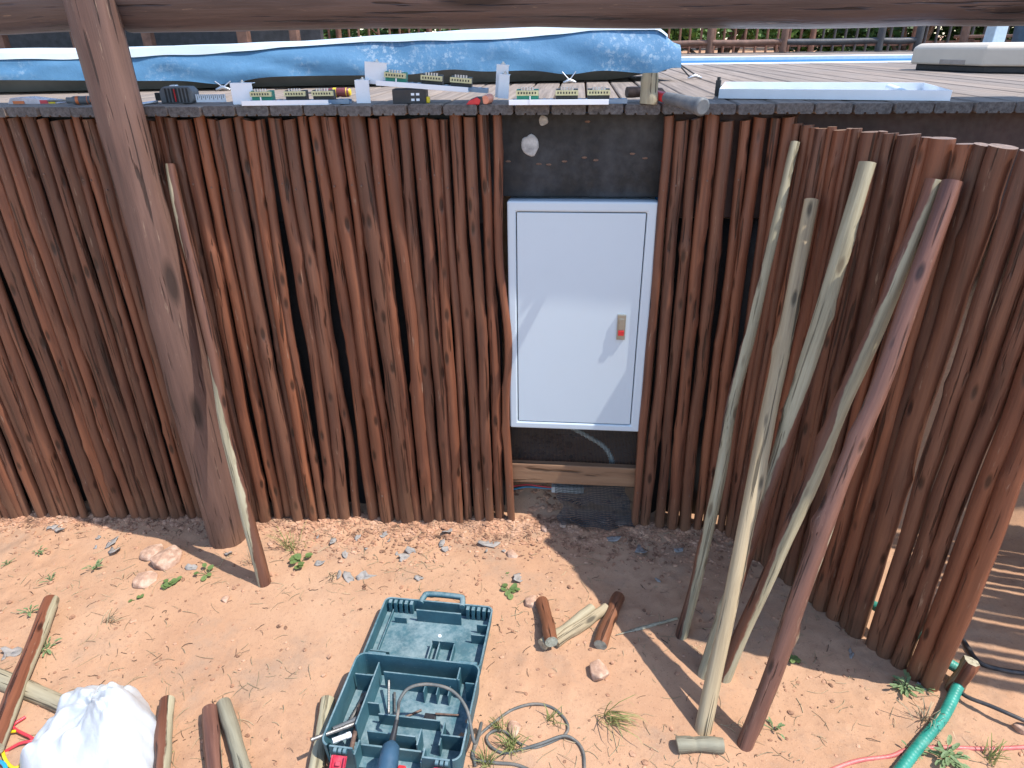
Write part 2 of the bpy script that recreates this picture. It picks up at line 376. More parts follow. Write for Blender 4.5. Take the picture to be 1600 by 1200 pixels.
# fascia beams and sheet behind the poles
fas = MB(); fas.bx(-3.6, -.225, 2.06, 2.10, 1.10, 1.418); tag(fas.build('fascia_beam', M['black'], bevel=.003), 'black stained fascia beam under the deck behind the left fence poles', 'beam')
pan = empty('black_backboard', (0, 2.045, 1.0), 0, 'black stained board with grey putty blob above the white electrical box', 'board')
MB().bx(-.222, .262, 0, .03, .186, .419).build('panel', M['black'], pan, .002)
def blob(c, r, th, mat, parent, seed, name, sx=1, sz=1):
    m_ = MB(); n = 22; V = []
    for rr, yy in ((1, .004), (.98, -th*.6), (.8, -th), (.4, -th*1.05)):
        for k in range(n):
            a = 2*math.pi*k/n; q = r*(1+.28*noise.noise(Vector((math.cos(a)*1.3, math.sin(a)*1.3, seed))))*rr
            V.append((c[0]+q*math.cos(a)*sx, yy, c[2]+q*math.sin(a)*sz))
    V.append((c[0], -th, c[2])); F = [(i*n+k, (i+1)*n+k, (i+1)*n+(k+1) % n, i*n+(k+1) % n) for i in range(3) for k in range(n)]
    F += [(3*n+k, 4*n, 3*n+(k+1) % n) for k in range(n)]
    m_.add(V, F, None, True); return m_.build(name, mat, parent)
p = aty(828, 226, 2.045); blob((p.x, 0, p.z-1), .027, .004, M['concrete'], pan, 3, 'putty_blob', 1, 1.1)
p = aty(849, 188, 2.045); blob((p.x, 0, p.z-1), .014, .003, M['concrete'], pan, 8, 'putty_spot')
for x, y in ((794, 252), (842, 256), (857, 257), (882, 252), (913, 246), (931, 250), (988, 240), (1008, 247), (918, 190)):
    p = aty(x, y, 2.045); blob((p.x, 0, p.z-1), .0045, .0015, M['rust'], pan, x, 'nail_hole', 1.8, .7)
# dark backing added for the shade behind the poles, both sides of the box
for x0, x1, lab in ((-3.4, -.235, 'dark backing for the shade behind the long left run of fence poles'), (.275, 1.12, 'dark backing for the shade under the deck behind the right fence poles')):
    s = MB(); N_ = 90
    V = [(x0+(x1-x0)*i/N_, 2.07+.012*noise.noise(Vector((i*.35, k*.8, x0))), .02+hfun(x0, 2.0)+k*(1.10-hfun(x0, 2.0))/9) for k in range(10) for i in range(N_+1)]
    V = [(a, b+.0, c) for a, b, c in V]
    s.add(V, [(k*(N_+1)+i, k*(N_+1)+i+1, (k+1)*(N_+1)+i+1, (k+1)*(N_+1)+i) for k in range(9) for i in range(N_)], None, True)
    o = s.build('shade_backing', M['dark']); sd = o.modifiers.new('thick', 'SOLIDIFY'); sd.thickness = .002; tag(o, lab, 'sheet')
f2 = MB().bx(.264, 3.4, 2.035, 2.075, 1.13, 1.418).build('fascia_beam', M['maroon'], bevel=.003)
tag(f2, 'dark maroon fascia beam under the deck above the right fence poles', 'beam')

# ------------------------------------------------------------------ round poles
def pole_mb(L, r0, r1, seed, bow=.010, seg=12, rings=44, lump=.10, slant=0., kinks=()):
    rr = random.Random(seed); ph = [rr.uniform(0, 6.28) for _ in range(6)]; am = [rr.uniform(-1, 1) for _ in range(4)]
    pts, rad = [], []
    kn = [(rr.uniform(.05, .95)*L, rr.uniform(0, 6.28), rr.uniform(.12, .38), rr.uniform(.014, .03)) for _ in range(int(2+L*4))] if lump > .06 else []
    for i in range(rings):
        t = i/(rings-1); e = math.sin(math.pi*t)**.7 if 0 < t < 1 else 0
        dx = e*bow*(am[0]+.7*am[1]*math.sin(5.2*t+ph[0])+.38*math.sin(11*t+ph[1])+.16*math.sin(23*t+ph[4])); dy = e*bow*.5*(am[2]+.5*math.sin(6*t+ph[2]))
        for kt, ka, kw in kinks: dx += ka*math.exp(-((t-kt)/kw)**2)
        pts.append((dx, dy, L*t)); rad.append((r0+(r1-r0)*t)*(1+.05*math.sin(9*t+ph[3])+lump*.5*noise.noise(Vector((t*9, seed, 0)))))
    def jit(i, k):
        a = 2*math.pi*k/seg; kb = sum(q_[2]*math.exp(-((pts[i][2]-q_[0])/q_[3])**2)*max(0, math.cos(a-q_[1]))**4 for q_ in kn)
        return 1+kb+lump*noise.noise(Vector((math.cos(a)*.9, math.sin(a)*.9, pts[i][2]*7+seed*3.7)))
    m_ = MB(); m_.tube(pts, rad, seg, True, None, jit)
    if slant:
        m_.v = [(x, y, z+slant*x if z > L*.97 else z) for x, y, z in m_.v]
    return m_
def set_axis(o, a, b, spin=0):
    a, b = Vector(a), Vector(b); z = (b-a).normalized()
    o.location = a; o.rotation_mode = 'QUATERNION'
    o.rotation_quaternion = Vector((0, 0, 1)).rotation_difference(z) @ Quaternion((0, 0, 1), spin)
nail_me = None
def nails(pole, r, L, zs, rr, ang):
    global nail_me
    for z in zs:
        if rr.random() < .3: continue
        if nail_me is None:
            n_ = MB().tube([(0, .003, 0), (0, -.0003, 0), (0, -.001, 0)], [.0032, .0032, .002], 7).build('nail', M['rust'], pole); nail_me = n_.data
        else:
            n_ = bpy.data.objects.new('nail', nail_me); C.objects.link(n_); n_.parent = pole
        a = ang+rr.uniform(-.25, .25)
        n_.location = (math.sin(a)*r*.98, -math.cos(a)*r*.98, z+rr.uniform(-.03, .03)); n_.rotation_euler = (0, 0, a)
FY = 2.0
rr = random.Random(11)
fenceL = empty('pole_fence', (-1.2, FY, hfun(-1.2, FY)), 0, 'long brown varnished pole fence under the deck, left of the white box', 'fence')
fenceR = empty('pole_fence', (.42, FY, 0), 0, 'short run of brown poles between the white box and the angled fence wing', 'fence')
wing = empty('pole_fence', (.8, 1.67, 0), 0, 'angled wing of brown poles with flat pale sawn tops, at right', 'fence')
def fpole(par, xb, xt, zb, zt, r, seed, y=FY, bow=.006, kinks=(), nl=True, z1s=None):
    a = Vector((xb, y, zb)); b = Vector((xt, y, zt)); L = (b-a).length
    o = pole_mb(L, r*1.04, r*.95, seed, bow, kinks=kinks, slant=rr.uniform(-.3, .3)).build('pole', M['pole'], par)
    set_axis(o, a-par.location, b-par.location)
    if nl: nails(o, r, L, (1.235-zb, .16-zb*0), rr, 0)
    return o
tops = [24, 47, 69, 89, 105, 119, 140, 235, 252, 267, 289, 312, 330, 351, 372, 390, 407, 429, 452, 472, 491, 515, 538, 558, 584, 606, 631, 653, 676, 692, 712, 734, 754, 777]
wid = [22, 25, 18, 22, 14, 18, 23, 23, 12, 20, 25, 20, 17, 25, 17, 20, 16, 24, 22, 16, 22, 26, 12, 30, 18, 25, 21, 23, 18, 15, 21, 18, 18, 14]
bots = {235: 371, 252: 386, 267: 401, 289: 417, 312: 438, 330: 452, 351: 468, 372: 482, 390: 493, 407: 507, 429: 526, 452: 540, 472: 558, 491: 585, 515: 606, 538: 624, 558: 640, 584: 654, 606: 671, 631: 687, 653: 704, 676: 718, 692: 732, 712: 750, 734: 766, 754: 781, 777: 799}
kk = {407: ((.62, -.010, .2),), 429: ((.55, .012, .22),), 452: ((.5, .010, .25), (.3, .01, .15)), 472: ((.55, -.012, .25), (.25, .012, .15)), 491: ((.5, .014, .2),), 777: ((.72, -.010, .12), (.52, .012, .12)), 606: ((.55, .010, .15),)}
X = aty(24, 185, FY).x - .045; k = 0
while X > -3.0:                                                        # the run goes on past the left edge of the picture
    r = rr.choice((.014, .016, .018, .020, .022, .024)); zb = hfun(X, FY)-.012
    fpole(fenceL, X+rr.uniform(-.02, .02), X, zb, 1.4195+rr.uniform(-.014, .002), r, 200+k, y=FY+rr.uniform(-.006, .006)); X -= 2*r+.001; k += 1
for i, (c, w_) in enumerate(zip(tops, wid)):
    xt = aty(c, 186, FY).x; r = max(.0135, w_/2/530*.99)
    if c in bots: xb = aty(bots[c], 812, FY).x
    else: xb = xt+rr.uniform(-.012, .012)
    zb = hfun(xb, FY)-.015+rr.uniform(-.004, .02)
    fpole(fenceL, xb, xt, zb, 1.4195+rr.uniform(-.014, .002), r, 300+i, y=FY+rr.uniform(-.007, .007), bow=.0055, kinks=kk.get(c, ()))
for i in range(3):                                                     # behind the post
    x = aty(160+i*24, 186, FY).x; fpole(fenceL, x, x, hfun(x, FY)-.012, 1.40, .022, 360+i)
for i, (c, cb, w_) in enumerate(zip([1045, 1066, 1089, 1112, 1136, 1165, 1188, 1212, 1233], [990, 1006, 1030, 1049, 1069, 1089, 1107, 1126, 1143], [16, 21, 19, 22, 23, 16, 22, 14, 25])):
    xt = aty(c, 186, FY).x; xb = aty(cb, 825, FY).x
    fpole(fenceR, xb, xt, -.012+rr.uniform(-.004, .012), 1.4195+rr.uniform(-.02, .002), max(.0135, w_/2/560*.99), 400+i, y=FY+rr.uniform(-.006, .006))
W0 = Vector((.569, 2.003, 0)); WD = Vector((.465, -.662, 0)).normalized(); WN = Vector((-.662, -.465, 0)).normalized()
wt = [(1263, 190, 22), (1287, 191, 27), (1317, 195, 28), (1340, 198, 18), (1363, 202, 34), (1393, 206, 24), (1421, 211, 33), (1450, 215, 20), (1473, 216, 36), (1511, 220, 30), (1537, 223, 26), (1567, 230, 38)]
wl = []
for c, y, w_ in wt:
    p = onplane(c, y, W0, WN); wl.append(((p-W0).dot(WD), w_/2/650*.96))
s = wl[-1][0]+wl[-1][1]+.026
for r in (.021, .022, .020, .022, .024):
    wl.append((s, r)); s += 2*r+.001
wl.sort(); fill = []
for (s1, r1), (s2, r2) in zip(wl, wl[1:]):                             # slim poles where two neighbours stand too far apart
    gap = s2-r2-s1-r1
    if gap > .006: fill.append(((s1+r1+s2-r2)/2, max(gap/2, .0115)))
wl = sorted(wl+fill+[(wl[0][0]-wl[0][1]-.016, .016)])
for i, (s, r) in enumerate(wl):
    a = W0+WD*(s+rr.uniform(-.006, .006)); b = W0+WD*s; a.z = -.03; b.z = 1.395+rr.uniform(-.006, .004)
    o = pole_mb((b-a).length, r*1.05, r*.96, 500+i, .006, slant=rr.uniform(-.15, .15)).build('pole', M['pole'], wing)
    set_axis(o, a-wing.location, b-wing.location, math.atan2(WD.y, WD.x))
wing_end = W0+WD*wl[-1][0]

# a second wing just outside the picture at right: its shade lies on the soil behind the first wing
wing2 = empty('pole_fence', (1.92, 1.6, 0), 0, 'second wing of brown poles past the right edge, shading the soil there', 'fence')
for i in range(20):
    y = 1.25+i*.0385; o = bpy.data.objects.new('pole', wing.children[3+i % 10].data); C.objects.link(o); o.parent = wing2
    o.location = (rr.uniform(-.006, .006), y-1.6, -.03); o.rotation_euler = (0, 0, i*1.7)

# the thick post and the rail above the deck edge
pb = Vector((-1.268, 1.895, 0)); pb.z = hfun(pb.x, pb.y)-.05
post = pole_mb(2.1, .072, .061, 77, .004, 20, 30, .05).build('fence_post', M['post']); set_axis(post, pb, pb+Vector((-.0, 0, 2.1)))
tag(post, 'thick brown timber post rising in front of the deck edge to the rail', 'post')
def rail(x0, x1, seed, lab, z1):
    m_ = pole_mb(x1-x0, .094, .088, seed, .010, 24, 40, .05); o = m_.build('deck_rail', M['rail'])
    set_axis(o, (x0, 1.992, 1.729), (x1, 1.992, z1)); tag(o, lab, 'rail', 'log rails'); return o
rail(-1.232, 4.2, 21, 'long thick dark log rail across the top, right of the post', 1.706)
rail(-4.6, -1.335, 22, 'thick brown log rail end at the top left of the post', 1.729)

# ------------------------------------------------------------------ white electrical box in the gap
XL, XR, ZB, ZT, YB = -.2044, .2374, .4083, 1.1817, 1.999
enc = empty('electrical_enclosure', ((XL+XR)/2, YB, ZB), 0, 'white metal electrical enclosure with closed door and red latch button', 'enclosure')
W_, H_ = XR-XL, ZT-ZB; hw = W_/2; l, r_, t_, b_ = .026, .031, .031, .024
fr = MB()
fr.bx(-hw, -hw+l, 0, .035, 0, H_).bx(hw-r_, hw, 0, .035, 0, H_).bx(-hw+l, hw-r_, 0, .035, H_-t_, H_).bx(-hw+l, hw-r_, 0, .035, 0, b_)
# ring as one skin so the rounded outer edge is continuous
def ring(m_, o, i, y0, y1):
    n = len(o); V = [(x, y0, z) for x, z in o]+[(x, y0, z) for x, z in i]+[(x, y1, z) for x, z in o]+[(x, y1, z) for x, z in i]
    F = []
    for k in range(n):
        q = (k+1) % n; F += [(k, q, n+q, n+k), (n+k, n+q, 3*n+q, 3*n+k), (2*n+k, 2*n+q, q, k), (2*n+q, 2*n+k, 3*n+k, 3*n+q)]
    return m_.add(V, F)
fr = ring(MB(), [(-hw, 0), (hw, 0), (hw, H_), (-hw, H_)], [(-hw+l, b_), (hw-r_, b_), (hw-r_, H_-t_), (-hw+l, H_-t_)], 0, .035)
fr.build('frame', M['enclosure'], enc, .0055)
MB().bx(-hw+.004, hw-.004, .0355, .20, .004, H_-.004).build('back_box', M['enclosure'], enc)
door = MB().bx(-hw+l+.0028, hw-r_-.0028, .0035, .030, b_+.0028, H_-t_-.0028).build('door', M['enclosure'], enc, .002)
a = aty(963, 532, YB); b = aty(978.5, 490, YB); lx = (a.x+b.x)/2-enc.location.x; lz = (a.z+b.z)/2-ZB; lw, lh = .026, .084
lock = MB().bx(lx-lw/2, lx+lw/2, -.004, .004, lz-lh/2, lz+lh/2).build('lock', M['lockmetal'], door, .001)
MB().bx(lx-lw/2+.005, lx+lw/2-.005, -.0065, -.003, lz-.008, lz+lh/2-.012).build('lever', M['lockmetal'], lock, .001)
MB().bx(lx-.009, lx+.009, -.009, -.003, lz-.026, lz-.0095).build('push_button', M['red'], lock, .001)

# plank, net, conduit and cables below the box
a = aty(800, 757, 2.028); b = aty(992, 722, 2.028)
zl = a.z; m_ = pole_mb(.47, .02, .02, 3, 0)
pk = MB().bx(-.02, .02, -.0175, .0175, 0, .478).build('plank', M['plank'], bevel=.003)
pk.location = (-.222, 2.030, (a.z+b.z)/2); pk.rotation_mode = 'QUATERNION'; pk.rotation_quaternion = Matrix(((0, 0, 1), (0, 1, 0), (-1, 0, 0))).to_quaternion()
pk.scale = (2.0, .8, 1); tag(pk, 'raw brown plank nailed across the gap below the white box', 'plank')
def sheet(name, mat, fx, N, K, th=None):
    s = MB(); s.add([fx(i/N, k/K) for k in range(K+1) for i in range(N+1)], [(k*(N+1)+i, k*(N+1)+i+1, (k+1)*(N+1)+i+1, (k+1)*(N+1)+i) for k in range(K) for i in range(N)], None, True)
    o = s.build(name, mat)
    if th: o.modifiers.new('t', 'SOLIDIFY').thickness = th
    return o
net = sheet('shade_net', M['net'], lambda u, v: (-.222+.475*u, 2.058+.010*noise.noise(Vector((u*4, v*4, 2))), .135+.30*v), 24, 16)
tag(net, 'black shade netting stretched in the gap behind the plank below the white box', 'netting')
def ragf(u, v):
    y = 2.055-.085*v; ul = 868+10*v+16*noise.noise(Vector((v*3, 5, 1))); ur = 978+14*v+6*noise.noise(Vector((v*4, 9, 1)))
    q = aty(ul+(ur-ul)*u, 760+(62+16*u+10*noise.noise(Vector((u*4, 1, 1))))*v, y)
    return (q.x, q.y+.015*noise.noise(Vector((u*4, v*4, 7))), max(q.z, gz(q.x, q.y)+.004)+.006+.010*noise.noise(Vector((u*5, v*5, 3))))
tag(sheet('net_rag', M['net'], ragf, 20, 20), 'crumpled torn end of black netting trailing over the soil below the plank', 'netting')
cp = spline([aty(880, 660, 2.10), aty(915, 680, 2.09), aty(943, 697, 2.08), aty(955, 716, 2.08), aty(957, 735, 2.08)], 14)
cm = MB(); cm.tube(cp, [.0085+.0022*math.cos(i*2.1) for i in range(len(cp))], 10)
tag(cm.build('conduit', plain('pale_green_conduit', (.72, .82, .79), .5)), 'pale corrugated conduit showing through the black net under the box', 'conduit')
a = aty(862, 762, 2.10); b = aty(912, 757, 2.13)
dm = MB().bx(a.x, b.x, 2.085, 2.11, a.z-.012, a.z+.014).build('cable_trunking', plain('pale_trunking', (.55, .60, .60), .5), bevel=.002)
tag(dm, 'piece of pale plastic cable trunking hanging below the plank', 'trunking')
for mt, dz, lab in (('redc', .006, 'red'), ('bluec', -.010, 'blue'), ('bcable', -.002, 'black')):
    o = MB().tube(spline([(a.x-.17, 2.10, a.z-.014+dz), (a.x-.10, 2.098, a.z+.006+dz*.7), (a.x-.04, 2.098, a.z+.003+dz*.5), (a.x+.01, 2.0975, a.z+dz*.3)]), .0026, 6).build('wire', M[mt])
    tag(o, 'thin %s wire running into the trunking below the plank' % lab, 'wire', 'wires below the plank')

# ------------------------------------------------------------------ loose poles leaning and lying
def loose(name, a, b, r0, r1, mat, spin, seed, lab, cat, group=None, bow=.012, slant=0, lump=.07, seg=14):
    a, b = Vector(a), Vector(b); o = pole_mb((b-a).length, r0, r1, seed, bow, seg, 40, lump, slant).build(name, M[mat]); set_axis(o, a, b, spin)
    return tag(o, lab, cat, group)
gl = 'loose poles leaning on the fence'
loose('leaning_pole', G(415, 915, -.01), aty(266, 256, 1.955), .022, .015, 'half', math.pi+.38, 601, 'single two-tone pole leaning on the fence just right of the thick post', 'pole', gl, .012)
def wtop(x, y, d=.055): return onplane(x, y, W0+WN*d, WN)
loose('leaning_pole', G(1064, 998, -.01), wtop(1243, 222, .03), .0185, .0125, 'bare2', -.5, 608, 'thin crooked grey-green pole, leftmost of the five leaning on the fence wing', 'pole', gl, .014)
loose('leaning_pole', G(1097, 1148, -.008), wtop(1268, 313), .0215, .0195, 'bare', 0, 613, 'bare pale pole with a long crack, shortest of the five on the fence wing', 'pole', gl, .004)
loose('leaning_pole', G(1101, 1058, -.008), wtop(1356, 254), .0215, .0215, 'bare2', math.pi+.7, 622, 'thick pale pole, middle of the five leaning on the fence wing', 'pole', gl, .010)
loose('leaning_pole', G(1130, 1062, -.008), wtop(1460, 281), .021, .0185, 'bare2', -.55, 634, 'half purple-brown half bare pole, second from right leaning on the fence wing', 'pole', gl, .012)
loose('leaning_pole', G(1162, 1168, -.008), wtop(1488, 284), .022, .0205, 'halfv', -.55, 641, 'mostly varnished red-brown pole, rightmost and nearest leaning on the fence wing', 'pole', gl, .010)
go = 'short pole offcuts on the soil'
def lie(x0, y0, x1, y1, r, mat, spin, seed, lab, cat, dz=0, dz2=None):
    a = G(x0, y0, r*.85+dz); b = G(x1, y1, r*.85+(dz if dz2 is None else dz2))
    return loose('pole_offcut', a, b, r, r*.97, mat, spin, seed, lab, cat, go, .003, 0, .055)
lie(1058, 1164, 1130, 1165, .019, 'bare', 0, 651, 'short split offcut lying at the foot of the leaning poles', 'offcut')
lie(862, 1003, 846, 940, .020, 'offcut', 0, 652, 'reddish-brown offcut lying across the two pale ones', 'offcut', .022, .0)
lie(847, 1008, 925, 950, .017, 'bare', 0, 653, 'pale offcut, the back one of the crossed pair in the sun', 'offcut')
lie(868, 1004, 948, 950, .017, 'bare', 0, 654, 'pale greenish offcut with round cut end, front one of the pair', 'offcut')
lie(938, 1008, 967, 932, .020, 'offcut', 0, 655, 'dark brown offcut half in the shade right of the pale pair', 'offcut')
lie(80, 938, -10, 1170, .024, 'half', -math.pi/2+1.2, 656, 'long half-varnished offcut at the left edge lying on another', 'offcut', .024)
lie(-60, 1035, 125, 1112, .024, 'bare', 0, 657, 'grey bare offcut under the half-varnished one at left edge', 'offcut')
lie(262, 1094, 250, 1240, .021, 'half', .2, 658, 'two-tone offcut beside the white bag on its right', 'offcut', .004)
lie(328, 1108, 338, 1245, .021, 'halfv', .2, 659, 'red-brown offcut, left one of the pair at the bottom edge', 'offcut', .004)
lie(349, 1099, 392, 1245, .020, 'bare', 0, 660, 'bare grey offcut, right one of the pair at the bottom edge', 'offcut')
lie(512, 1094, 488, 1240, .020, 'bare2', .4, 661, 'bare offcut lying along the left side of the open tool case', 'offcut')
lath = MB(); a = G(962, 992, .004); b = G(1058, 966, .006); d_ = (b-a).normalized(); q = Vector((-d_.y, d_.x, 0))
lath.add([a-q*.001, a+q*.001, a+d_*.08+q*.007, b+q*.005, b-q*.005, a+d_*.08-q*.007, a+d_*.08+Vector((0, 0, .003)), b+Vector((0, 0, .003))], [(0, 5, 6), (0, 6, 2, 1), (5, 4, 7, 6), (6, 7, 3, 2), (4, 3, 7), (0, 1, 2, 3, 4, 5)])
tag(lath.build('wood_splinter', M['bare']), 'thin pointed grey splinter of wood on the shaded soil', 'splinter')
# split chunk wedged at the last pole of the wing
ch = G(1523, 1040, 0.0)
o = pole_mb(.13, .026, .020, 71, .004, 7, 8, .35).build('wood_chunk', M['bare2']); set_axis(o, wing_end+Vector((.055, -.005, -.02)), wing_end+Vector((.075, .0, .085)), 1.2)
tag(o, 'pale split wood chunk propped behind the last pole of the fence wing', 'wood chunk')

# ------------------------------------------------------------------ hoses and cables at right
def path(P, dz): return [G(x, y, dz+(e[0] if e else 0)) for x, y, *e in P]
hp = spline(path([(1360, 1265), (1405, 1205), (1440, 1160), (1473, 1120), (1494, 1078, .012), (1503, 1052, .02)], .016)+[wing_end+Vector((.045, .06, .05)), wing_end+Vector((-.02, .14, .09)), wing_end+Vector((-.10, .26, .06)), wing_end+Vector((-.16, .42, .02))], 30)
hm = MB().tube(hp, [.0145+.0006*math.cos(i*math.pi/1.5) for i in range(len(hp))], 12)
tag(hm.build('garden_hose', M['hose']), 'thick green ribbed hose curving past the foot of the fence wing', 'hose')
def cable(name, P, r, mat, lab, cat, dz=None, group=None, k=10):
    o = MB().tube(spline(path(P, r*.8 if dz is None else dz), k), r, 8).build(name, M[mat]); return tag(o, lab, cat, group)
cable('thin_hose', [(1270, 1215), (1335, 1190), (1390, 1182), (1420, 1171), (1475, 1168), (1540, 1170), (1610, 1167), (1700, 1160)], .0055, 'pink', 'thin faded red hose lying under the green hose at bottom right', 'hose')
cable('black_cable', [(1505, 1000), (1527, 1032), (1555, 1044), (1605, 1052), (1700, 1056)], .0065, 'bcable', 'upper black cable on the shaded soil right of the fence wing', 'cable', None, 'black cables at right')
cable('black_cable', [(1490, 1070), (1510, 1088, .02), (1550, 1104, .03), (1605, 1128, .03), (1690, 1165, .01)], .0055, 'bcable', 'lower black cable lifted off the sunlit soil right of the green hose', 'cable', None, 'black cables at right')

# ------------------------------------------------------------------ tool case
CR = R(-2.5)
case = empty('tool_case', G(507, 1172, 0), CR, 'open teal plastic tool case with red latches lying on the sand', 'tool case')
case.location = Vector((-.585, 1.012, 0)); case.location.z = hfun(-.42, 1.2)+.004
CW, CD, CH = .352, .285, .085
def rrect(x0, x1, y0, y1, r, n=5):
    P = []
    for cx, cy, a0 in ((x1-r, y1-r, 0), (x0+r, y1-r, 90), (x0+r, y0+r, 180), (x1-r, y0+r, 270)):
        P += [(cx+r*math.cos(R(a0+90*k/n)), cy+r*math.sin(R(a0+90*k/n))) for k in range(n+1)]
    return P
def ringz(m_, o, i, z0, z1, o0=None):
    n = len(o); o0 = o0 or o
    V = [(x, y, z1) for x, y in o]+[(x, y, z1) for x, y in i]+[(x, y, z0) for x, y in o0]+[(x, y, z0) for x, y in i]; F = []
    for k in range(n):
        q = (k+1) % n; F += [(k, n+k, n+q, q), (n+k, 3*n+k, 3*n+q, n+q), (2*n+k, k, q, 2*n+q), (2*n+k, 2*n+q, 3*n+q, 3*n+k)]
    return m_.add(V, F)
tray = MB(); fl = rrect(.006, CW-.006, .008, CD-.006, .022)
tray.prism(fl, 0, .006, 'z')
# side and back walls, front wall left open in the middle for the handle
ro = rrect(0, CW, 0, CD, .026, 6); ri = rrect(.005, CW-.005, .005, CD-.005, .022, 6); n = len(ro)
V = []; F = []
for k in range(n):
    (x, y), (x2, y2) = ro[k], ri[k]
    V += [(x, y, CH), (x2, y2, CH), ((x-CW/2)*.975+CW/2, (y-CD/2)*.975+CD/2, .0), (x2, y2, .006)]
for k in range(n):
    q = (k+1) % n
    if abs(ro[k][1]) < .001 and abs(ro[q][1]) < .001: continue
    F += [(4*k, 4*k+1, 4*q+1, 4*q), (4*k+1, 4*k+3, 4*q+3, 4*q+1), (4*k+2, 4*k, 4*q, 4*q+2)]
tray.add(V, F)
tray.bx(.026, .085, 0, .005, .002, CH).bx(CW-.095, CW-.026, 0, .005, .002, CH)
tray.bx(.085, .090, .0, .040, .002, CH-.02).bx(CW-.100, CW-.095, .0, .040, .002, CH-.02)
tray.bx(.090, CW-.100, .036, .041, .002, .05)
base = tray.build('tray', M['teal'], case, .0012)
for x0, x1, y0, y1, z1 in ((.066, .070, .070, .262, .078), (.012, .066, .222, .226, .070), (.070, .10, .150, .154, .055), (.088, .30, .236, .240, .072),
                           (.105, .27, .128, .132, .045), (.100, .225, .060, .064, .070), (.292, .296, .236, .275, .075), (.318, .347, .226, .230, .075), (.282, .286, .06, .125, .05),
                           (.284, .345, .080, .084, .06), (.232, .236, .040, .085, .07), (.205, .208, .205, .236, .05), (.24, .243, .205, .236, .045), (.272, .275, .205, .236, .045)):
    MB().bx(x0, x1, y0, y1, .005, z1).build('divider', M['teal'], base, .0008)
MB().bx(.222, .252, .132, .158, .005, .032).build('socket', M['blackp'], base, .002)
hb = MB(); 
for x in (.03, .29): hb.cyl((x, CD+.002, CH-.004), (x+.05, CD+.002, CH-.004), .005, 8)
hb.build('hinge', M['teal'], case)
for x in (.038, CW-.062):
    lt = MB(); LM = Matrix.Translation((x, -.010, .070)) @ Matrix.Rotation(R(38), 4, 'X')
    lt.bx(0, .036, -.064, 0, -.004, 0, LM).bx(0, .004, -.064, 0, .0005, .010, LM).bx(.032, .036, -.064, 0, .0005, .010, LM).bx(.0045, .0315, -.034, -.030, .0005, .012, LM).bx(.0045, .0315, -.064, -.060, .0005, .012, LM).bx(.012, .024, -.022, -.012, .0005, .007, LM)
    lt.build('latch', M['latch'], case, .0015)
    lm = MB()
    for k in range(3): lm.cyl((x+.002+k*.012, -.004, CH-.006), (x+.010+k*.012, -.004, CH-.006), .007, 8)
    lm.build('latch_mount', M['teal'], case)
# lid
LY = CD+.010; LD = .235; LW0, LW1 = .002, CW-.006; LH = .052
lid = MB(); lid.prism(rrect(LW0+.006, LW1-.006, LY+.006, LY+LD-.006, .016), 0, .007, 'z')
ringz(lid, rrect(LW0, LW1, LY, LY+LD, .02), rrect(LW0+.005, LW1-.005, LY+.005, LY+LD-.005, .016), .001, LH, rrect(LW0+.005, LW1-.005, LY+.005, LY+LD-.005, .018))
hx0, hx1, hy = .112, .252, LY+LD
lidp = lid.build('lid', M['teal'], case, .0012)
for a in ((hx0, hx1, hy-.046, hy-.041, .007, LH+.002), (.045, .083, LY+.175, LY+.179, .007, .03), (.012, .07, LY+.040, LY+.044, .007, .035), (.185, .205, LY+.092, LY+.096, .007, .04), (.207, .252, LY+.092, LY+.096, .007, .04),
          (.182, .186, LY+.02, LY+.092, .007, .03), (.205, .209, LY+.02, LY+.092, .007, .032), (.250, .254, LY+.02, LY+.092, .007, .036), (.295, .34, LY+.125, LY+.129, .007, .042), (.305, .34, LY+.165, LY+.169, .007, .042), (.028, .031, LY+.05, LY+.22, .007, .02)):
    MB().bx(*a).build('divider', M['teal'], lidp, .0008)
for k in range(5):
    for x0 in (.015, .262): MB().bx(x0+k*.017, x0+.010+k*.017, hy-.020, hy-.004, .007, LH-.004).build('rib', M['teal'], lidp, .001)
hd = MB(); hd.tube(spline([(hx0+.004, hy-.010, LH-.006), (hx0+.008, hy+.018, LH-.006), (hx0+.022, hy+.032, LH-.006), (hx1-.022, hy+.032, LH-.006), (hx1-.008, hy+.018, LH-.006), (hx1-.004, hy-.010, LH-.006)], 5), .0095, 8)
hd.build('handle', M['teal'], lidp)
for x, y in ((.195, LY+.14), (.30, LY+.05)): MB().tube([(x, y, .0065), (x, y, .0095)], [.006, .005], 12).build('ejector_mark', M['white'], lidp)
# drill bits and bits of metal in the case
cb = case.location
def inc(x, y, z):
    c_, s_ = math.cos(CR), math.sin(CR); return Vector((cb.x+x*c_-y*s_, cb.y+x*s_+y*c_, cb.z+z))
def bit(x0, y0, x1, y1, z0, z1, r, mat, seed, lab):
    a, b = inc(x0, y0, z0), inc(x1, y1, z1); n = 40; d_ = (b-a); L = d_.length; m_ = MB()
    V = []; 
    m_.tube([(0, 0, L*i/n) for i in range(n+1)], [r]*(n+1), 8, True, None, lambda i, k: 1-.28*(math.cos(2*(k*math.pi/4-i*.55))**2 if i > 9 else 0))
    o = m_.build('drill_bit', M[mat]); set_axis(o, a, b); tag(o, lab, 'drill bit', 'drill bits in the tool case')
bit(.105, .225, .125, .145, .055, .012, .004, 'steel', 1, 'steel drill bit with spiral flutes, back one of the pair in the case')
bit(.118, .222, .140, .150, .012, .012, .0035, 'steel', 2, 'thinner steel drill bit beside the spiral one in the case')
bit(.150, .142, .205, .180, .010, .010, .0035, 'rust', 3, 'dull drill bit lying diagonally in the middle of the case')
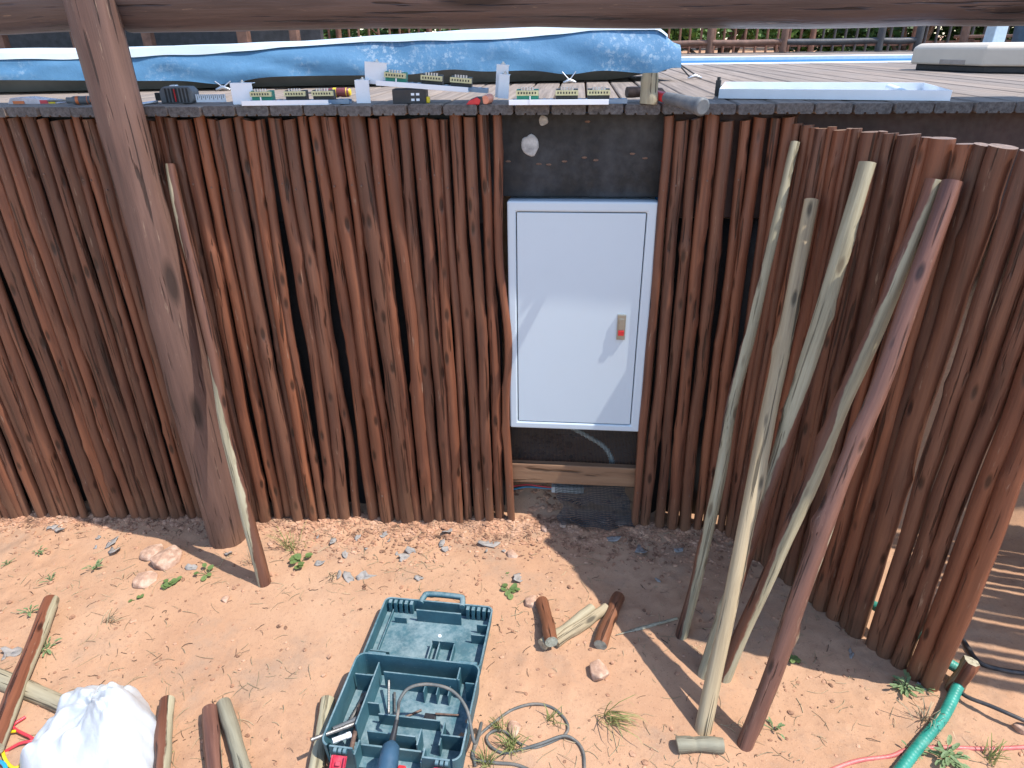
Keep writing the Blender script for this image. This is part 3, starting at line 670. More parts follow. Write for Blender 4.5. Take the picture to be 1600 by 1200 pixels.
bit(.245, .172, .310, .176, .012, .012, .0030, 'rust', 4, 'thin brown drill bit lying by the right wall of the case')
bit(.035, .205, .050, .100, .012, .018, .006, 'rust', 5, 'rusty masonry bit in the left compartment of the case')
bit(.045, .200, .030, .090, .025, .030, .006, 'steel', 6, 'grey masonry bit on the heap in the left compartment')
bit(.050, .150, .072, .015, .040, .050, .007, 'rust', 7, 'golden brown chisel bit standing out of the left compartment')
bit(.058, .085, -.025, .012, .058, .082, .006, 'steel', 8, 'shiny steel bit resting on the front left rim of the case')
bit(.060, .105, .010, .060, .050, .060, .008, 'grey', 9, 'dark grey tool shaft across the left compartment of the case')
bit(.055, .060, .020, .030, .050, .060, .008, 'white', 10, 'white plastic tube end across the left compartment of the case')
# the drill lying in front
dr = empty('power_drill', inc(.205, -.062, 0), CR, 'dark blue power drill with grey cord at the front of the tool case', 'drill')
dm = MB().tube([(-.028, .085, .088), (-.026, .075, .09), (-.022, .04, .088), (-.015, -.01, .080), (-.005, -.06, .07), (0, -.12, .06)], [.012, .021, .024, .027, .032, .034], 16)
dm.build('grip', M['tool'], dr)
MB().tube([(0, -.10, .062), (.0, -.14, .062), (.03, -.2, .062), (.06, -.26, .062)], [.034, .055, .056, .04], 16).build('motor_housing', M['tool'], dr)
MB().tube([(.055, -.25, .062), (.075, -.30, .062)], [.022, .014], 12).build('chuck', M['steel'], dr)
MB().bx(.006, .026, -.03, .03, .083, .100).build('trigger', M['red'], dr, .004)
st = MB().tube([(-.028, .085, .088), (-.029, .11, .092), (-.030, .14, .100)], [.0085, .0075, .0055], 10); st.build('strain_relief', M['blackp'], dr)
c0 = inc(.205-.030, -.062+.14, .100)
cpts = [c0, c0+Vector((0, .02, .012)), inc(.178, .105, .14), inc(.195, .135, .15), inc(.24, .152, .15), inc(.30, .150, .14), inc(.345, .12, .115), inc(.375, .06, .075)]
cpts += path([(752, 1130, .03), (745, 1160), (738, 1178), (745, 1188), (775, 1192), (810, 1196), (850, 1215)], .004)
co_ = MB().tube(spline(cpts, 10), .0042, 8).build('cord', M['cord'], dr); bpy.context.view_layer.update(); co_.matrix_parent_inverse = dr.matrix_world.inverted()
def zc(L): return [(720+x*.2667, 880+y*.2667, *e) for x, y, *e in L]
cable('extension_cord', zc([(85, 1190), (75, 1110), (100, 1020), (200, 930), (300, 860), (420, 825), (520, 840), (590, 890), (627, 950), (608, 1005), (500, 1060), (420, 1082), (350, 1060), (300, 1020), (250, 985), (190, 985), (152, 1020), (172, 1070), (240, 1110), (330, 1098), (470, 1056, .008), (600, 1012, .008), (672, 1040), (715, 1100), (725, 1190), (720, 1260)]), .0040, 'cord', 'grey cord coiled loosely on the sand right of the tool case', 'cord')

# ------------------------------------------------------------------ white bag, coloured wires
def bagf():
    out = [(32, 1188), (60, 1140), (88, 1105), (112, 1082), (150, 1068), (185, 1062), (196, 1054), (203, 1062), (212, 1057), (234, 1088), (250, 1116), (248, 1160), (240, 1200), (215, 1250), (140, 1262), (60, 1232)]
    P = [G(x, y+18, 0) for x, y in out]; Q = spline(P+[P[0]], 6)[:-1]; c = sum((Vector(q) for q in Q), Vector())/len(Q); n = len(Q); K = 22
    m_ = MB(); V = []
    for k in range(K):
        t = k/K; rr_ = 1-t
        for i, q in enumerate(Q):
            a = 2*math.pi*i/n; p = c+(q-c)*rr_*(1+.05*noise.noise(Vector((i*.35, t*3, 4)))*(1-t))
            h = .150*math.sin(min(1, t*1.5)*math.pi/2)**.75*(1-.25*smooth(.4, 1, t))
            fold = abs(noise.noise(Vector((p.x*9+p.y*4, p.y*7, 1.3))))*.085+abs(noise.noise(Vector((p.x*26, p.y*26, 5))))*.022+.02*noise.noise(Vector((math.cos(a)*3, math.sin(a)*3, t*1.5)))
            V.append((p.x, p.y, hfun(p.x, p.y)+.001+h*(.62+1.0*noise.noise(Vector((p.x*6, p.y*6, 9)))*.5)+fold*min(1, t*5)))
    V.append((c.x, c.y, c.z+.10))
    F = [(k*n+i, k*n+(i+1) % n, (k+1)*n+(i+1) % n, (k+1)*n+i) for k in range(K-1) for i in range(n)]+[((K-1)*n+i, (K-1)*n+(i+1) % n, K*n) for i in range(n)]
    m_.add(V, F, None, True); return m_.build('plastic_bag', M['bag'])
tag(bagf(), 'crumpled bulging white plastic bag on the sand at bottom left', 'bag')
cable('red_wire', [(40, 1120, .01), (20, 1136, .012), (52, 1155, .012), (30, 1162, .01), (0, 1178), (-40, 1190)], .0042, 'redc', 'bent red wire on the sand left of the white bag', 'wire', None, 'loose wires', 4)
cable('yellow_wire', [(26, 1142, .012), (10, 1146, .012), (3, 1162, .01), (8, 1186, .01), (22, 1200), (45, 1193), (70, 1215)], .0042, 'yellow', 'curved yellow wire on the sand left of the white bag', 'wire', None, 'loose wires')
cable('blue_wire', [(-10, 1188), (6, 1194, .01), (10, 1215), (0, 1240)], .0050, 'bluec', 'short bit of blue wire in the bottom left corner', 'wire', None, 'loose wires')

# ------------------------------------------------------------------ things on the deck edge
def assembly(x, y, L, rz, lab, left=True, right=True, dz=0, tilt=0, right2=False):
    p = DK(x, y); p.z += dz+.001
    e = empty('terminal_rail', p, rz, lab, 'terminal rail', 'terminal rails on the deck'); e.rotation_euler = (0, tilt, rz)
    MB().bx(0, L, 0, .003, 0, .013).bx(0, L, .003, .03, 0, .003).build('mounting_strip', M['white'], e, .0006)
    dn_ = MB().bx(.005, L+.05, .031, .066, 0, .006); dn_.bx(.005, L+.05, .031, .034, .006, .011); dn_.bx(.005, L+.05, .063, .066, .006, .011)
    k = 0
    while k*.019 < L+.03: dn_.bx(.012+k*.019, .020+k*.019, .038, .060, .006, .012); k += 1
    dn_.build('din_rail', M['bluegrey'], e)
    MB().bx(.055, .058, -.001, .0, .003, .022).build('cable_tie', M['white'], e)
    for bx_, mt in ((.018, 'greenp'), (L*.47, 'blackp'), (L*.79, 'blackp')):
        t = MB().bx(bx_, bx_+.058, .036, .062, .0065, .028).bx(bx_, bx_+.012, .036, .062, .028, .036).bx(bx_+.046, bx_+.058, .036, .062, .028, .036).build('terminal_block', M[mt], e, .0008)
        MB().bx(bx_-.001, bx_+.059, .026, .0355, .021, .034).build('brass_bar', M['cream'], t, .0006)
        h_ = MB(); s_ = MB()
        for j in range(7): h_.bx(bx_+.004+j*.0075, bx_+.0075+j*.0075, .0252, .0268, .025, .030)
        for j in range(5): s_.cyl((bx_+.014+j*.0075, .031, .034), (bx_+.014+j*.0075, .031, .041), .0028, 7)
        h_.build('hole', M['blackp'], t); s_.build('screw', M['galv'], t)
    def brk(x0, x1, y0, h, z0=0):
        b_ = MB().bx(x0, x1, y0, y0+.002, z0, z0+h).bx(x0, x1, y0+.002, y0+.028, z0+h-.002, z0+h).build('bracket', M['white'], e, .0006)
        xm = (x0+x1)/2; MB().cyl((xm, y0+.014, z0+h-.012), (xm, y0+.014, z0+h+.007), .003, 8).cyl((xm, y0+.014, z0+h), (xm, y0+.014, z0+h+.003), .007, 6).build('bolt', M['galv'], b_)
    if left: brk(-.042, .020, .045, .056)
    if right: brk(L+.068, L+.108, .045, .060)
    if right2: brk(L+.068, L+.102, .075, .085, -.012); brk(L+.078, L+.108, .050, .062, -.012)
    return e
assembly(378, 166, .243, .06, 'white terminal rail, leftmost of three, lying in front of a screwdriver', True, True)
assembly(590, 163, .255, .02, 'white terminal rail, middle of three, propped on a black breaker and red tool', True, False, .047, R(4.5), True)
assembly(795, 165, .262, 0, 'white terminal rail, rightmost of three, lying flat near the hammer', False, False)
p = DK(614, 163); br = empty('circuit_breaker', p, .08, 'black circuit breaker block under the middle terminal rail', 'breaker')
MB().bx(0, .092, 0, .06, 0, .038).build('body', M['blackp'], br, .002)
for j in range(2):
    for k in range(2): MB().bx(.052+j*.014, .061+j*.014, -.0012, .001, .008+k*.014, .014+k*.014).build('marking', M['white'], br)
MB().bx(.0925, .102, .004, .02, .002, .018).build('clip', M['yellow'], br, .002)
p = DK(728, 164); pl_ = empty('cutter_tool', p, .10, 'red and black hand cutter under the right end of the middle terminal rail', 'cutter')
MB().prism([(0, 0), (.036, 0), (.040, .012), (.030, .019), (.008, .010)], 0, .035).build('red_grip', M['red'], pl_, .002)
MB().prism([(.012, .0125), (.030, .0192), (.060, .019), (.062, .003), (.041, .0)], .002, .03).build('head', M['blackp'], pl_, .002)
MB().tube([(.052, -.001, .012), (.062, .02, .013), (.064, .05, .014)], [.011, .013, .011], 10).build('orange_grip', plain('pale_orange_plastic', (.62, .24, .15), .5), pl_)
# tape measure
p = DK(252, 162.5); tm = empty('tape_measure', p, .05, 'dark grey tape measure with red stripe standing on the deck edge', 'tape measure')
prof = [(0, 0), (.090, 0), (.100, .010), (.100, .034), (.090, .046), (.012, .046), (0, .034)]
MB().prism(prof, 0, .045).build('case', M['grey'], tm, .005)
for k in range(7):
    MB().bx(.018+k*.0105, .024+k*.0105, -.0015, .002, .004, .042).build('grip_rib', M['blackp'], tm, .001)
MB().bx(.046, .049, -.003, -.0005, .006, .040).build('stripe', M['red'], tm)
MB().bx(.030, .048, .012, .030, .0462, .050).build('lock_button', M['white'], tm, .001)
MB().bx(.101, .190, .012, .014, .003, .024).build('blade', M['white'], tm)
k_ = MB(); 
for j in range(14): k_.bx(.106+j*.006, .1072+j*.006, .0112, .0119, .014 if j % 2 else .010, .024)
k_.build('graduation', M['blackp'], tm)
MB().bx(-.02, -.0005, .010, .022, .008, .030).build('belt_clip', M['blackp'], tm, .002)
MB().tube(spline([(-.01, .0, .006), (-.03, -.045, .004), (-.042, -.075, .002), (-.046, -.0935, -.012), (-.048, -.094, -.045)], 5), .0045, 6).build('wrist_strap', M['galv'], tm)
def screwdriver(x0, y0, x1, y1, lab, hcol, tipcol, hl=.10, sl_=.09, r=.014):
    a = DK(x0, y0); b = DK(x1, y1); d_ = b-a; rz = math.atan2(d_.y, d_.x)
    e = empty('screwdriver', a, rz, lab, 'screwdriver', 'screwdrivers on the deck'); z = r
    hb_ = MB().tube([(0, 0, z), (.004, 0, z), (.012, 0, z), (hl*.35, 0, z), (hl*.7, 0, z), (hl*.82, 0, z), (hl, 0, z)], [r*.6, r*.9, r, r*.95, r*.98, r*.72, r*.75], 12)
    h_ = hb_.build('handle', hcol, e); MB().tube([(-.002, 0, z), (.012, 0, z)], [r*.7, r*1.02], 12).build('end_cap', tipcol, h_)
    MB().tube([(hl*.5, 0, z), (hl*.62, 0, z)], r*1.01, 12).build('grip_band', tipcol, h_)
    MB().tube([(hl, 0, z), (hl+sl_, 0, z), (hl+sl_+.006, 0, z)], [.003, .003, .0012], 8).build('shaft', M['steel'], e); return e
orange = plain('orange_plastic', (.62, .16, .05), .4)
screwdriver(548, 151.5, 470, 152.5, 'maroon and grey screwdriver behind the leftmost terminal rail', plain('maroon_plastic', (.17, .04, .045), .4), M['yellow'], .085)
screwdriver(146, 163, 100, 164, 'grey screwdriver with orange collar, touching the post on the deck edge', M['grey'], orange, .07, .05, .012)
# blister pack left
p = DK(12, 163.5); bp = empty('blister_pack', p, .03, 'clear packet with orange and white print at the far left of the deck edge', 'packet')
MB().prism([(0, 0), (.16, 0), (.165, .004), (.15, .010), (.06, .020), (.012, .018)], 0, .05).build('packet', plain('pale_blister', (.55, .50, .52), .25, var=.25, scale=14), bp, .002)
for x0, x1, z1, mt in ((.02, .055, .010, orange), (.105, .130, .012, M['redc']), (.132, .152, .008, M['yellow'])):
    MB().bx(x0, x1, -.002, -.0004, .002, z1).build('print', mt, bp)
# hammer and offcut
hh = Vector((.172, 2.03, DECK)); he = aty(1097, 167, 1.80)
hmr = empty('hammer', hh, 0, 'hammer with red and grey rubber handle overhanging the deck edge', 'hammer')
q = he-hh
def along(t, z): return (q.x*t, q.y*t, .024+(q.z-.024)*t)
MB().tube([along(.05, .024), along(.25, .024), along(.42, .023)], [.010, .012, .013], 12).build('handle', M['red'], hmr)
MB().tube([along(.42, .023), along(.6, .022), along(.85, .022), along(.97, .022), along(1.0, .022), along(1.012, .022)], [.0135, .016, .0175, .021, .022, .017], 16).build('rubber_grip', M['grey'], hmr)
hm_ = MB().tube([(-.045, -.016, .024), (-.03, -.011, .024), (.0, 0, .024), (.03, .011, .024), (.05, .018, .024), (.07, .026, .012)], [.014, .0145, .013, .011, .009, .003], 10); hm_.build('head', M['rust'], hmr)
a = DK(1012, 163.5); o = pole_mb(.075, .022, .020, 91, .002, 12, 8, .08).build('pole_offcut', M['bare']); set_axis(o, a+Vector((.004, .03, -.001)), a+Vector((.005, .034, .074))); tag(o, 'short weathered grey offcut standing upright on the deck by the hammer', 'offcut', go)
# white tray
A, B, Cc = DK(1122, 154.5), DK(1484, 158.5), DK(1070, 146)
ux = (B-A); Lx = ux.length; rz = math.atan2(ux.y, ux.x); tr = empty('metal_tray', A, rz, 'shallow white metal tray with raised rim lying on the deck at right', 'tray')
Dt = .36
tray = MB(); tray.bx(.002, Lx-.002, .002, Dt-.002, .001, .003); tray.bx(0, Lx, 0, .0018, .001, .026).bx(0, Lx, Dt-.0018, Dt, .001, .026).bx(0, .0018, .0018, Dt-.0018, .001, .026).bx(Lx-.0018, Lx, .0018, Dt-.0018, .001, .026)
tray.build('pan', M['white'], tr, .0006)
MB().tube([(Lx-.10, .05, .014), (Lx-.10, Dt-.05, .014)], .011, 12).build('stiffener', M['white'], tr)
MB().bx(-.016, -.001, .09, .105, .001, .044).build('hinge_pin', M['blackp'], tr, .002)
MB().cyl((-.0085, .0975, .044), (-.0085, .0975, .052), .005, 8).build('pin_cap', M['blackp'], tr)

# ------------------------------------------------------------------ blue covered hull on the deck
P0, P1 = DK(0, 148), DK(1050, 126); dv = (P1-P0); P0 = P0-dv*.45; dv = P1-P0; Lb = dv.length; rz = math.atan2(dv.y, dv.x)
boat = empty('covered_boat', P0, rz, 'long low hull under a faded blue canvas cover tied down on the deck', 'boat')
hl_ = MB(); NB = 60; Wb = .62
def hullz(u): return .004+.028*smooth(.93, 1, u)
def secs(u):
    e = 1-.30*smooth(.90, 1.0, u)**2; return e
V = []
for i in range(NB+1):
    u = i/NB; x = Lb*u; e = secs(u)
    for (y, z) in ((.085, .004), (.0, .075), (.01, .11), (Wb*e, .11), (Wb*e+.02, .06), (Wb*e-.03, .004)): V.append((x-.0, y, z+(hullz(u)-.004 if z < .01 else 0)))
F = [(i*6+k, i*6+(k+1) % 6, (i+1)*6+(k+1) % 6, (i+1)*6+k) for i in range(NB) for k in range(6)]+[tuple(range(5, -1, -1)), tuple(NB*6+k for k in range(6))]
hl_.add(V, F); hl_.build('hull', M['hull'], boat)
NB = 260; prof = 12; V = []; W2 = []
def skirt(u):
    x = Lb*u; z = .044+.016*noise.noise(Vector((x*1.4, 2, 0)))
    for px in (395, 700, 888):
        c_ = (DK(px, 130)-P0).dot(dv.normalized()); z -= .018*math.exp(-((x-c_)/.10)**2)*(1 if px != 700 else -.8)
    return z-.02*smooth(.9, 1, u)+.028*smooth(.97, 1, u)
for i in range(NB+1):
    u = i/NB*1.006; x = Lb*u; e = secs(min(u, 1)); tp = .128+.062*smooth(.35, .97, u)-.055*smooth(.975, 1.006, u)+.006*noise.noise(Vector((x*2, 0, 3)))
    for k in range(prof+1):
        t = k/prof; cr_ = abs(noise.noise(Vector((x*2.6+t*2.2, t*1.2, 1))))*.030+.008*noise.noise(Vector((x*8, t*5, 4)))
        if t < .5:
            s_ = t/.5; y = -.030+.034*s_-cr_*math.sin(s_*math.pi)*1.1; z = skirt(u)+(tp-skirt(u))*s_
        else:
            s_ = (t-.5)/.5; y = .004+(Wb*e-.01)*s_; z = tp+.012*s_+.006*math.sin(s_*math.pi)+.008*noise.noise(Vector((x*2.5, s_*3, 6)))-(.12*smooth(.85, 1, s_))
        V.append((x, y, z))
    for k in range(7):
        s_ = k/6; d_ = max(.003, .012*(1-.8*smooth(.75, .97, u))+.018*noise.noise(Vector((x*1.5, 8, 0)))+.006*noise.noise(Vector((x*6, 8, 0)))); W2.append((x, -.0045-.010*(d_/.03) if k == 0 else (.001 if k == 1 else .004+(Wb*e-.02)*(k-1)/5), tp-d_ if k == 0 else tp+.006+.012*(k-1)/5+.008*noise.noise(Vector((x*2.5, (k-1)/5*3, 6)))+.003))
F = [(i*(prof+1)+k, (i+1)*(prof+1)+k, (i+1)*(prof+1)+k+1, i*(prof+1)+k+1) for i in range(NB) for k in range(prof)]+[tuple(NB*(prof+1)+k for k in range(prof+1))]
cv = MB().add(V, F, None, True).build('canvas_cover', M['tarp'], boat); es = cv.modifiers.new('e', 'EDGE_SPLIT'); es.split_angle = R(40)
n7 = int(NB*.985)
ts = MB().add(W2[:(n7+1)*7], [(i*7+k, (i+1)*7+k, (i+1)*7+k+1, i*7+k+1) for i in range(n7) for k in range(6)], None, True).build('top_sheet', plain('pale_canvas', (.52, .60, .65), .6, var=.1, scale=9, bump=.3, dirt=((.30, .42, .52), .5)), boat)  # paler sheet over the cover's top, lapping unevenly down its side
es = ts.modifiers.new('e', 'EDGE_SPLIT'); es.split_angle = R(40)
def blocal(p): 
    v = Vector(p)-P0; c_, s_ = math.cos(rz), math.sin(rz); return Vector((v.x*c_+v.y*s_, -v.x*s_+v.y*c_, v.z))
for px in (395, 888):
    x = blocal(DK(px, 130)).x
    for s_ in (-1, 1): MB().tube([(x+s_*.028, -.034, skirt(x/Lb)+.010), (x, -.046, .012)], .0025, 6).build('tie_cord', M['galv'], boat)
    MB().tube([(x-.025, -.05, .004), (x, -.052, .012), (x+.025, -.05, .004)], [.004, .008, .004], 8).build('cleat', M['galv'], boat)
e1 = blocal(DK(1085, 124))
for s_ in (-.02, .02): MB().tube([(Lb+.005, .05+s_, .085), (e1.x+s_, e1.y, .008)], .003, 6).build('tie_cord', M['bcable'], boat)
MB().tube([(e1.x-.03, e1.y, .005), (e1.x, e1.y-.002, .014), (e1.x+.03, e1.y, .005)], [.004, .008, .004], 8).build('cleat', M['galv'], boat)

# ------------------------------------------------------------------ tan cover on its dark base
A, B = DK(1416, 109), DK(1536, 114.5); ux = (B-A).normalized(); uy = Vector((-ux.y, ux.x, 0)); Lx = (B-A).length
tc = empty('tan_cover', A, math.atan2(ux.y, ux.x), 'tan moulded plastic cover on a dark base at the right of the deck', 'cover')
fp = [(-.02, .06), (.04, -.02), (Lx, -.02), (Lx+.26, .20), (Lx+.26, .62), (.10, .62), (-.02, .40)]
MB().prism([(x*.96+.02, y*.94+.02) for x, y in fp], .001, .028, 'z').build('base', M['blackp'], tc, .004)
top = MB(); n = len(fp); cx, cy = Lx/2+.1, .3
L0 = [(x, y, .0285) for x, y in fp]; L1 = [(x*1.0, y, .10) for x, y in fp]; L2 = [(cx+(x-cx)*.94, cy+(y-cy)*.94, .118) for x, y in fp]
top.add(L0+L1+L2, [(r*n+k, r*n+(k+1) % n, (r+1)*n+(k+1) % n, (r+1)*n+k) for r in range(2) for k in range(n)]+[tuple(range(2*n, 3*n)), tuple(range(n-1, -1, -1))])
tp_ = top.build('lid', M['tan'], tc, .008)
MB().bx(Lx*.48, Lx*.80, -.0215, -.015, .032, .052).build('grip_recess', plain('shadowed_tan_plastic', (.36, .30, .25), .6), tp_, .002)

# ------------------------------------------------------------------ far fences, hut, bench, plants beyond the deck
dfn = empty('log_railing', (0, 8.7, DECK), 0, 'low brown log railing with stout posts along the far edge of the pool', 'railing')
px_ = [(1000, 'farwood'), (1107, 'farwood'), (1222, 'farwood'), (1371, 'darkpost'), (1430, 'darkpost'), (1500, 'farwood')]
xs = [aty(x, 84, 8.7).x for x, _ in px_]
for x, (_, mt) in zip(xs, px_): MB().tube([(x, 0, -.3), (x, 0, .2), (x+.006, 0, .95)], [.042, .040, .036], 10).build('post', M[mt], dfn)
for i in range(len(xs)-2): MB().tube([(xs[i]+.03, .0, .11), ((xs[i]+xs[i+1])/2, 0, .103), (xs[i+1]-.03, 0, .112)], [.030, .034, .030], 10).build('rail', M[px_[i+1][1]], dfn)
MB().bx(xs[0]-.4, xs[-1], -.05, .05, -.05, .006).build('kerb', M['darkpost'], dfn)
sf = empty('slat_fence', (0, 12, hfun(0, 12)), 0, 'brown vertical slat fence beyond the pool in front of the bushes', 'fence')
r2 = random.Random(5); x = -5.4; sme = None; i = 0
while x < 8.6:
    if i % 9 == 0:
        MB().tube([(x, -.03, -.2), (x, -.03, 1.25)], .045, 9).build('post', M['farwood'], sf)
    else:
        h = 1.15+r2.uniform(-.05, .05)
        MB().tube([(x, 0, -.1), (x+r2.uniform(-.01, .01), 0, h)], [.020, .018], 7).build('slat', M['farwood' if x < 3.5 else 'darkpost'], sf)
    x += .165+r2.uniform(-.01, .01); i += 1
for z in (.30, 1.05): MB().bx(-5.4, 8.6, .022, .06, z-.03, z+.03).build('cross_rail', M['farwood'], sf)
# hut at left, behind the boat
hx = aty(455, 60, 7.6).x
hut = empty('timber_hut', (hx-3, 7.6, DECK), 0, 'low brown timber hut wall with dark openings behind the boat at left', 'hut')
for z0, z1, y in ((0, .055, 0), (.060, .115, .004), (.120, .150, -.03)): MB().bx(-6, 3-.55, y, y+.1, z0, z1).build('wall_board', M['farwood'], hut, .005)
MB().bx(2.46, 3, .02, .1, 0, .13).build('wall_board', M['farwood'], hut, .005)
for x, w_ in ((2.42, .12), (2.98, .09), (1.35, .10), (.55, .12), (-.35, .10), (-1.5, .12), (-3, .12)): MB().bx(x-w_/2, x+w_/2, .11, .21, 0, 1.9).build('post', M['farwood'], hut, .01)
MB().bx(-6, 3, .9, 1.0, 0, 2.0).build('back_wall', M['darkpost'], hut)
MB().bx(-6.2, 3.1, -.1, 1.1, 1.9, 2.0).build('roof', M['farwood'], hut)
# umbrella pole, bench, bin
A = DK(1548, 79); up = empty('umbrella_pole', A, .2, 'pale blue square umbrella pole behind the tan cover', 'pole')
cl = MB(); cl.add([(s*(.075 if z < .5 else .05)+.02*z, t*(.075 if z < .5 else .05), z) for z in (0, 1.6) for s, t in ((-1, -1), (1, -1), (1, 1), (-1, 1))], [(0, 1, 5, 4), (1, 2, 6, 5), (2, 3, 7, 6), (3, 0, 4, 7), (4, 5, 6, 7)]); cl.build('column', M['paint'], up, .008)
MB().bx(-.14, .14, -.14, .14, 0, .02).build('foot_plate', M['paint'], up, .005)
bn = empty('timber_bench', aty(1505, 80, 9.6), .05, 'reddish-brown timber bench beyond the umbrella pole', 'bench'); bn.location.z = DECK-.05
MB().bx(0, 1.5, 0, .30, .17, .205).build('seat', M['farwood'], bn, .006)
for x in (.03, 1.4): MB().bx(x, x+.08, .02, .28, -.2, .17).build('leg', M['farwood'], bn, .006)
bi = empty('bin', aty(1600, 78, 9.2), .1, 'dark blue bin at the right edge beyond the deck', 'bin'); bi.location.z = DECK-.1
MB().tube([(0, 0, 0), (0, 0, .42)], [.14, .16], 18).build('body', M['tool'], bi); MB().tube([(0, 0, .42), (0, 0, .46)], [.17, .16], 18).build('lid', M['tool'], bi)
def bush(name, c, rx, ry, rz_, nleaf, ls, mt, seed, lab, cat='bush', trunk=.4):
    q = random.Random(seed); e = empty(name, c, 0, lab, cat, 'bushes beyond the slat fence'); V = []; F = []
    cl = [(q.uniform(-.7, .7)*rx, q.uniform(-.7, .7)*ry, q.uniform(.15, .95)*rz_*1.7, q.uniform(.25, .5)) for _ in range(14)]
    for _ in range(nleaf):
        a, b, h, s_ = q.choice(cl); d_ = Vector((q.gauss(0, 1), q.gauss(0, 1), q.gauss(0, 1))).normalized()*s_*q.uniform(.55, 1.05)
        p = Vector((a+d_.x*rx, b+d_.y*ry, max(.02, h+d_.z*rz_)))
        u = Vector((q.gauss(0, 1), q.gauss(0, 1), q.gauss(0, .6))).normalized(); v = u.orthogonal().normalized(); s2 = ls*q.uniform(.6, 1.3)
        b0 = len(V); V += [p-u*s2, p+v*s2*.5, p+u*s2, p-v*s2*.5]; F.append((b0, b0+1, b0+2, b0+3))
    MB().add(V, F).build('crown', M[mt], e)
    st_ = MB()
    for a, b, h, _ in cl[:6]: st_.tube([(a*.15, b*.15, -.1), (a*.5, b*.5, h*.5), (a, b, h)], [.05, .03, .012], 6)
    st_.build('trunk', M['twig'], e); return e
r3 = random.Random(8)
bl = ['dark evergreen bush at the far left beyond the hut', 'dense green bush behind the left end of the slat fence', 'glossy green bush behind the slats left of centre', 'green bush behind the slats above the middle of the boat',
      'light green bush behind the slats above the boat end', 'bright yellow-green bush behind the far railing', 'light green bush beyond the pool centre', 'dark green tree-like bush right of the pool', 'spreading dark bush behind the black railing posts', 'grass-green bush right of the umbrella pole']
for i, (x, mt) in enumerate(zip((-9.5, -5.2, -3.2, -1.3, .7, 2.6, 4.3, 6.0, 7.9, 10.2), ('bush', 'bush', 'bush', 'bush', 'bushlt', 'bushlt', 'bushlt', 'bush', 'bush', 'bushlt'))):
    y = 14.5+r3.uniform(-.6, 1.8); bush('bush', (x, y, hfun(x, y)), 1.6, 1.0, 1.25, 4200, .085, mt, 30+i, bl[i])
for i, (x, lab) in enumerate(((5.1, 'dark bush behind the second black railing post'), (7.0, 'leafy bush seen above the tan cover'), (9.1, 'light green bush seen right of the umbrella pole'), (-7.4, 'dark bush seen over the hut wall'))):
    bush('bush', (x, 17.2, hfun(x, 17.2)), 1.9, 1.0, 1.4, 5200, .10, 'bush' if i % 2 else 'bushlt', 80+i, lab)
for i in range(6):
    x = -14+i*6.2; y = 21+r3.uniform(0, 3); bush('bush', (x, y, hfun(x, y)-.3), 3.8, 2.0, 2.2, 7000, .17, 'bush' if i % 2 else 'bushlt', 60+i, 'large bush in the back row beyond the slat fence, %s of six from the left' % ('first', 'second', 'third', 'fourth', 'fifth', 'last')[i])

# ------------------------------------------------------------------ small growth, stones and litter on the soil
def rosette(x, y, s, n, mt, seed, lab, rise=.6, rnd=True):
    q = random.Random(seed); e = G(x, y, 0); m_ = MB()
    for k in range(n):
        a = q.uniform(0, 6.28); d_ = s*q.uniform(.25, 1); h = s*rise*q.uniform(.3, 1); c = Vector((math.cos(a)*d_, math.sin(a)*d_, h)); ls = s*q.uniform(.25, .42)*(1 if rnd else .8)
        u = Vector((math.cos(a), math.sin(a), q.uniform(-.3, .4))).normalized(); v = u.cross(Vector((0, 0, 1))).normalized(); w_ = .48 if rnd else .22
        P = [c+u*ls*math.cos(t)+v*ls*w_*2*math.sin(t)*.85+Vector((0, 0, .12*ls*abs(math.sin(t)))) for t in [j*math.pi/4 for j in range(8)]]
        m_.add([c-Vector((0, 0, .08*ls))]+P, [(0, 1+j, 1+(j+1) % 8) for j in range(8)], None, True)
        m_.tube([(0, 0, -.003), c*.5+Vector((0, 0, .2*h)), c], .0011, 4, False)
    o = m_.build('small_plant', M[mt]); o.location = e; return tag(o, lab, 'plant', 'small weeds on the soil')
def tuft(x, y, s, n, seed, lab, lean=(0, 0), mt='grass'):
    q = random.Random(seed); m_ = MB()
    for k in range(n):
        a = q.uniform(0, 6.28); b = Vector((q.gauss(0, .12)*s, q.gauss(0, .12)*s, -.004)); L = s*q.uniform(.5, 1.15); sp = q.uniform(.15, .9)
        d_ = Vector((math.cos(a)*sp+lean[0], math.sin(a)*sp+lean[1], 1)).normalized(); sd = d_.cross(Vector((q.gauss(0, 1), q.gauss(0, 1), .3))).normalized()*.0013
        P = [b, b+d_*L*.5, b+d_*L*.85+Vector((d_.x, d_.y, -.4))*L*.2, b+d_*L*.95+Vector((d_.x, d_.y, -.9))*L*.35]
        m_.add([P[0]-sd, P[0]+sd, P[1]-sd, P[1]+sd, P[2]-sd*.7, P[2]+sd*.7, P[3]], [(0, 1, 3, 2), (2, 3, 5, 4), (4, 5, 6)], None, True)
    o = m_.build('grass_tuft', M[mt]); o.location = G(x, y, 0); return tag(o, lab, 'grass tuft', 'grass tufts on the soil')
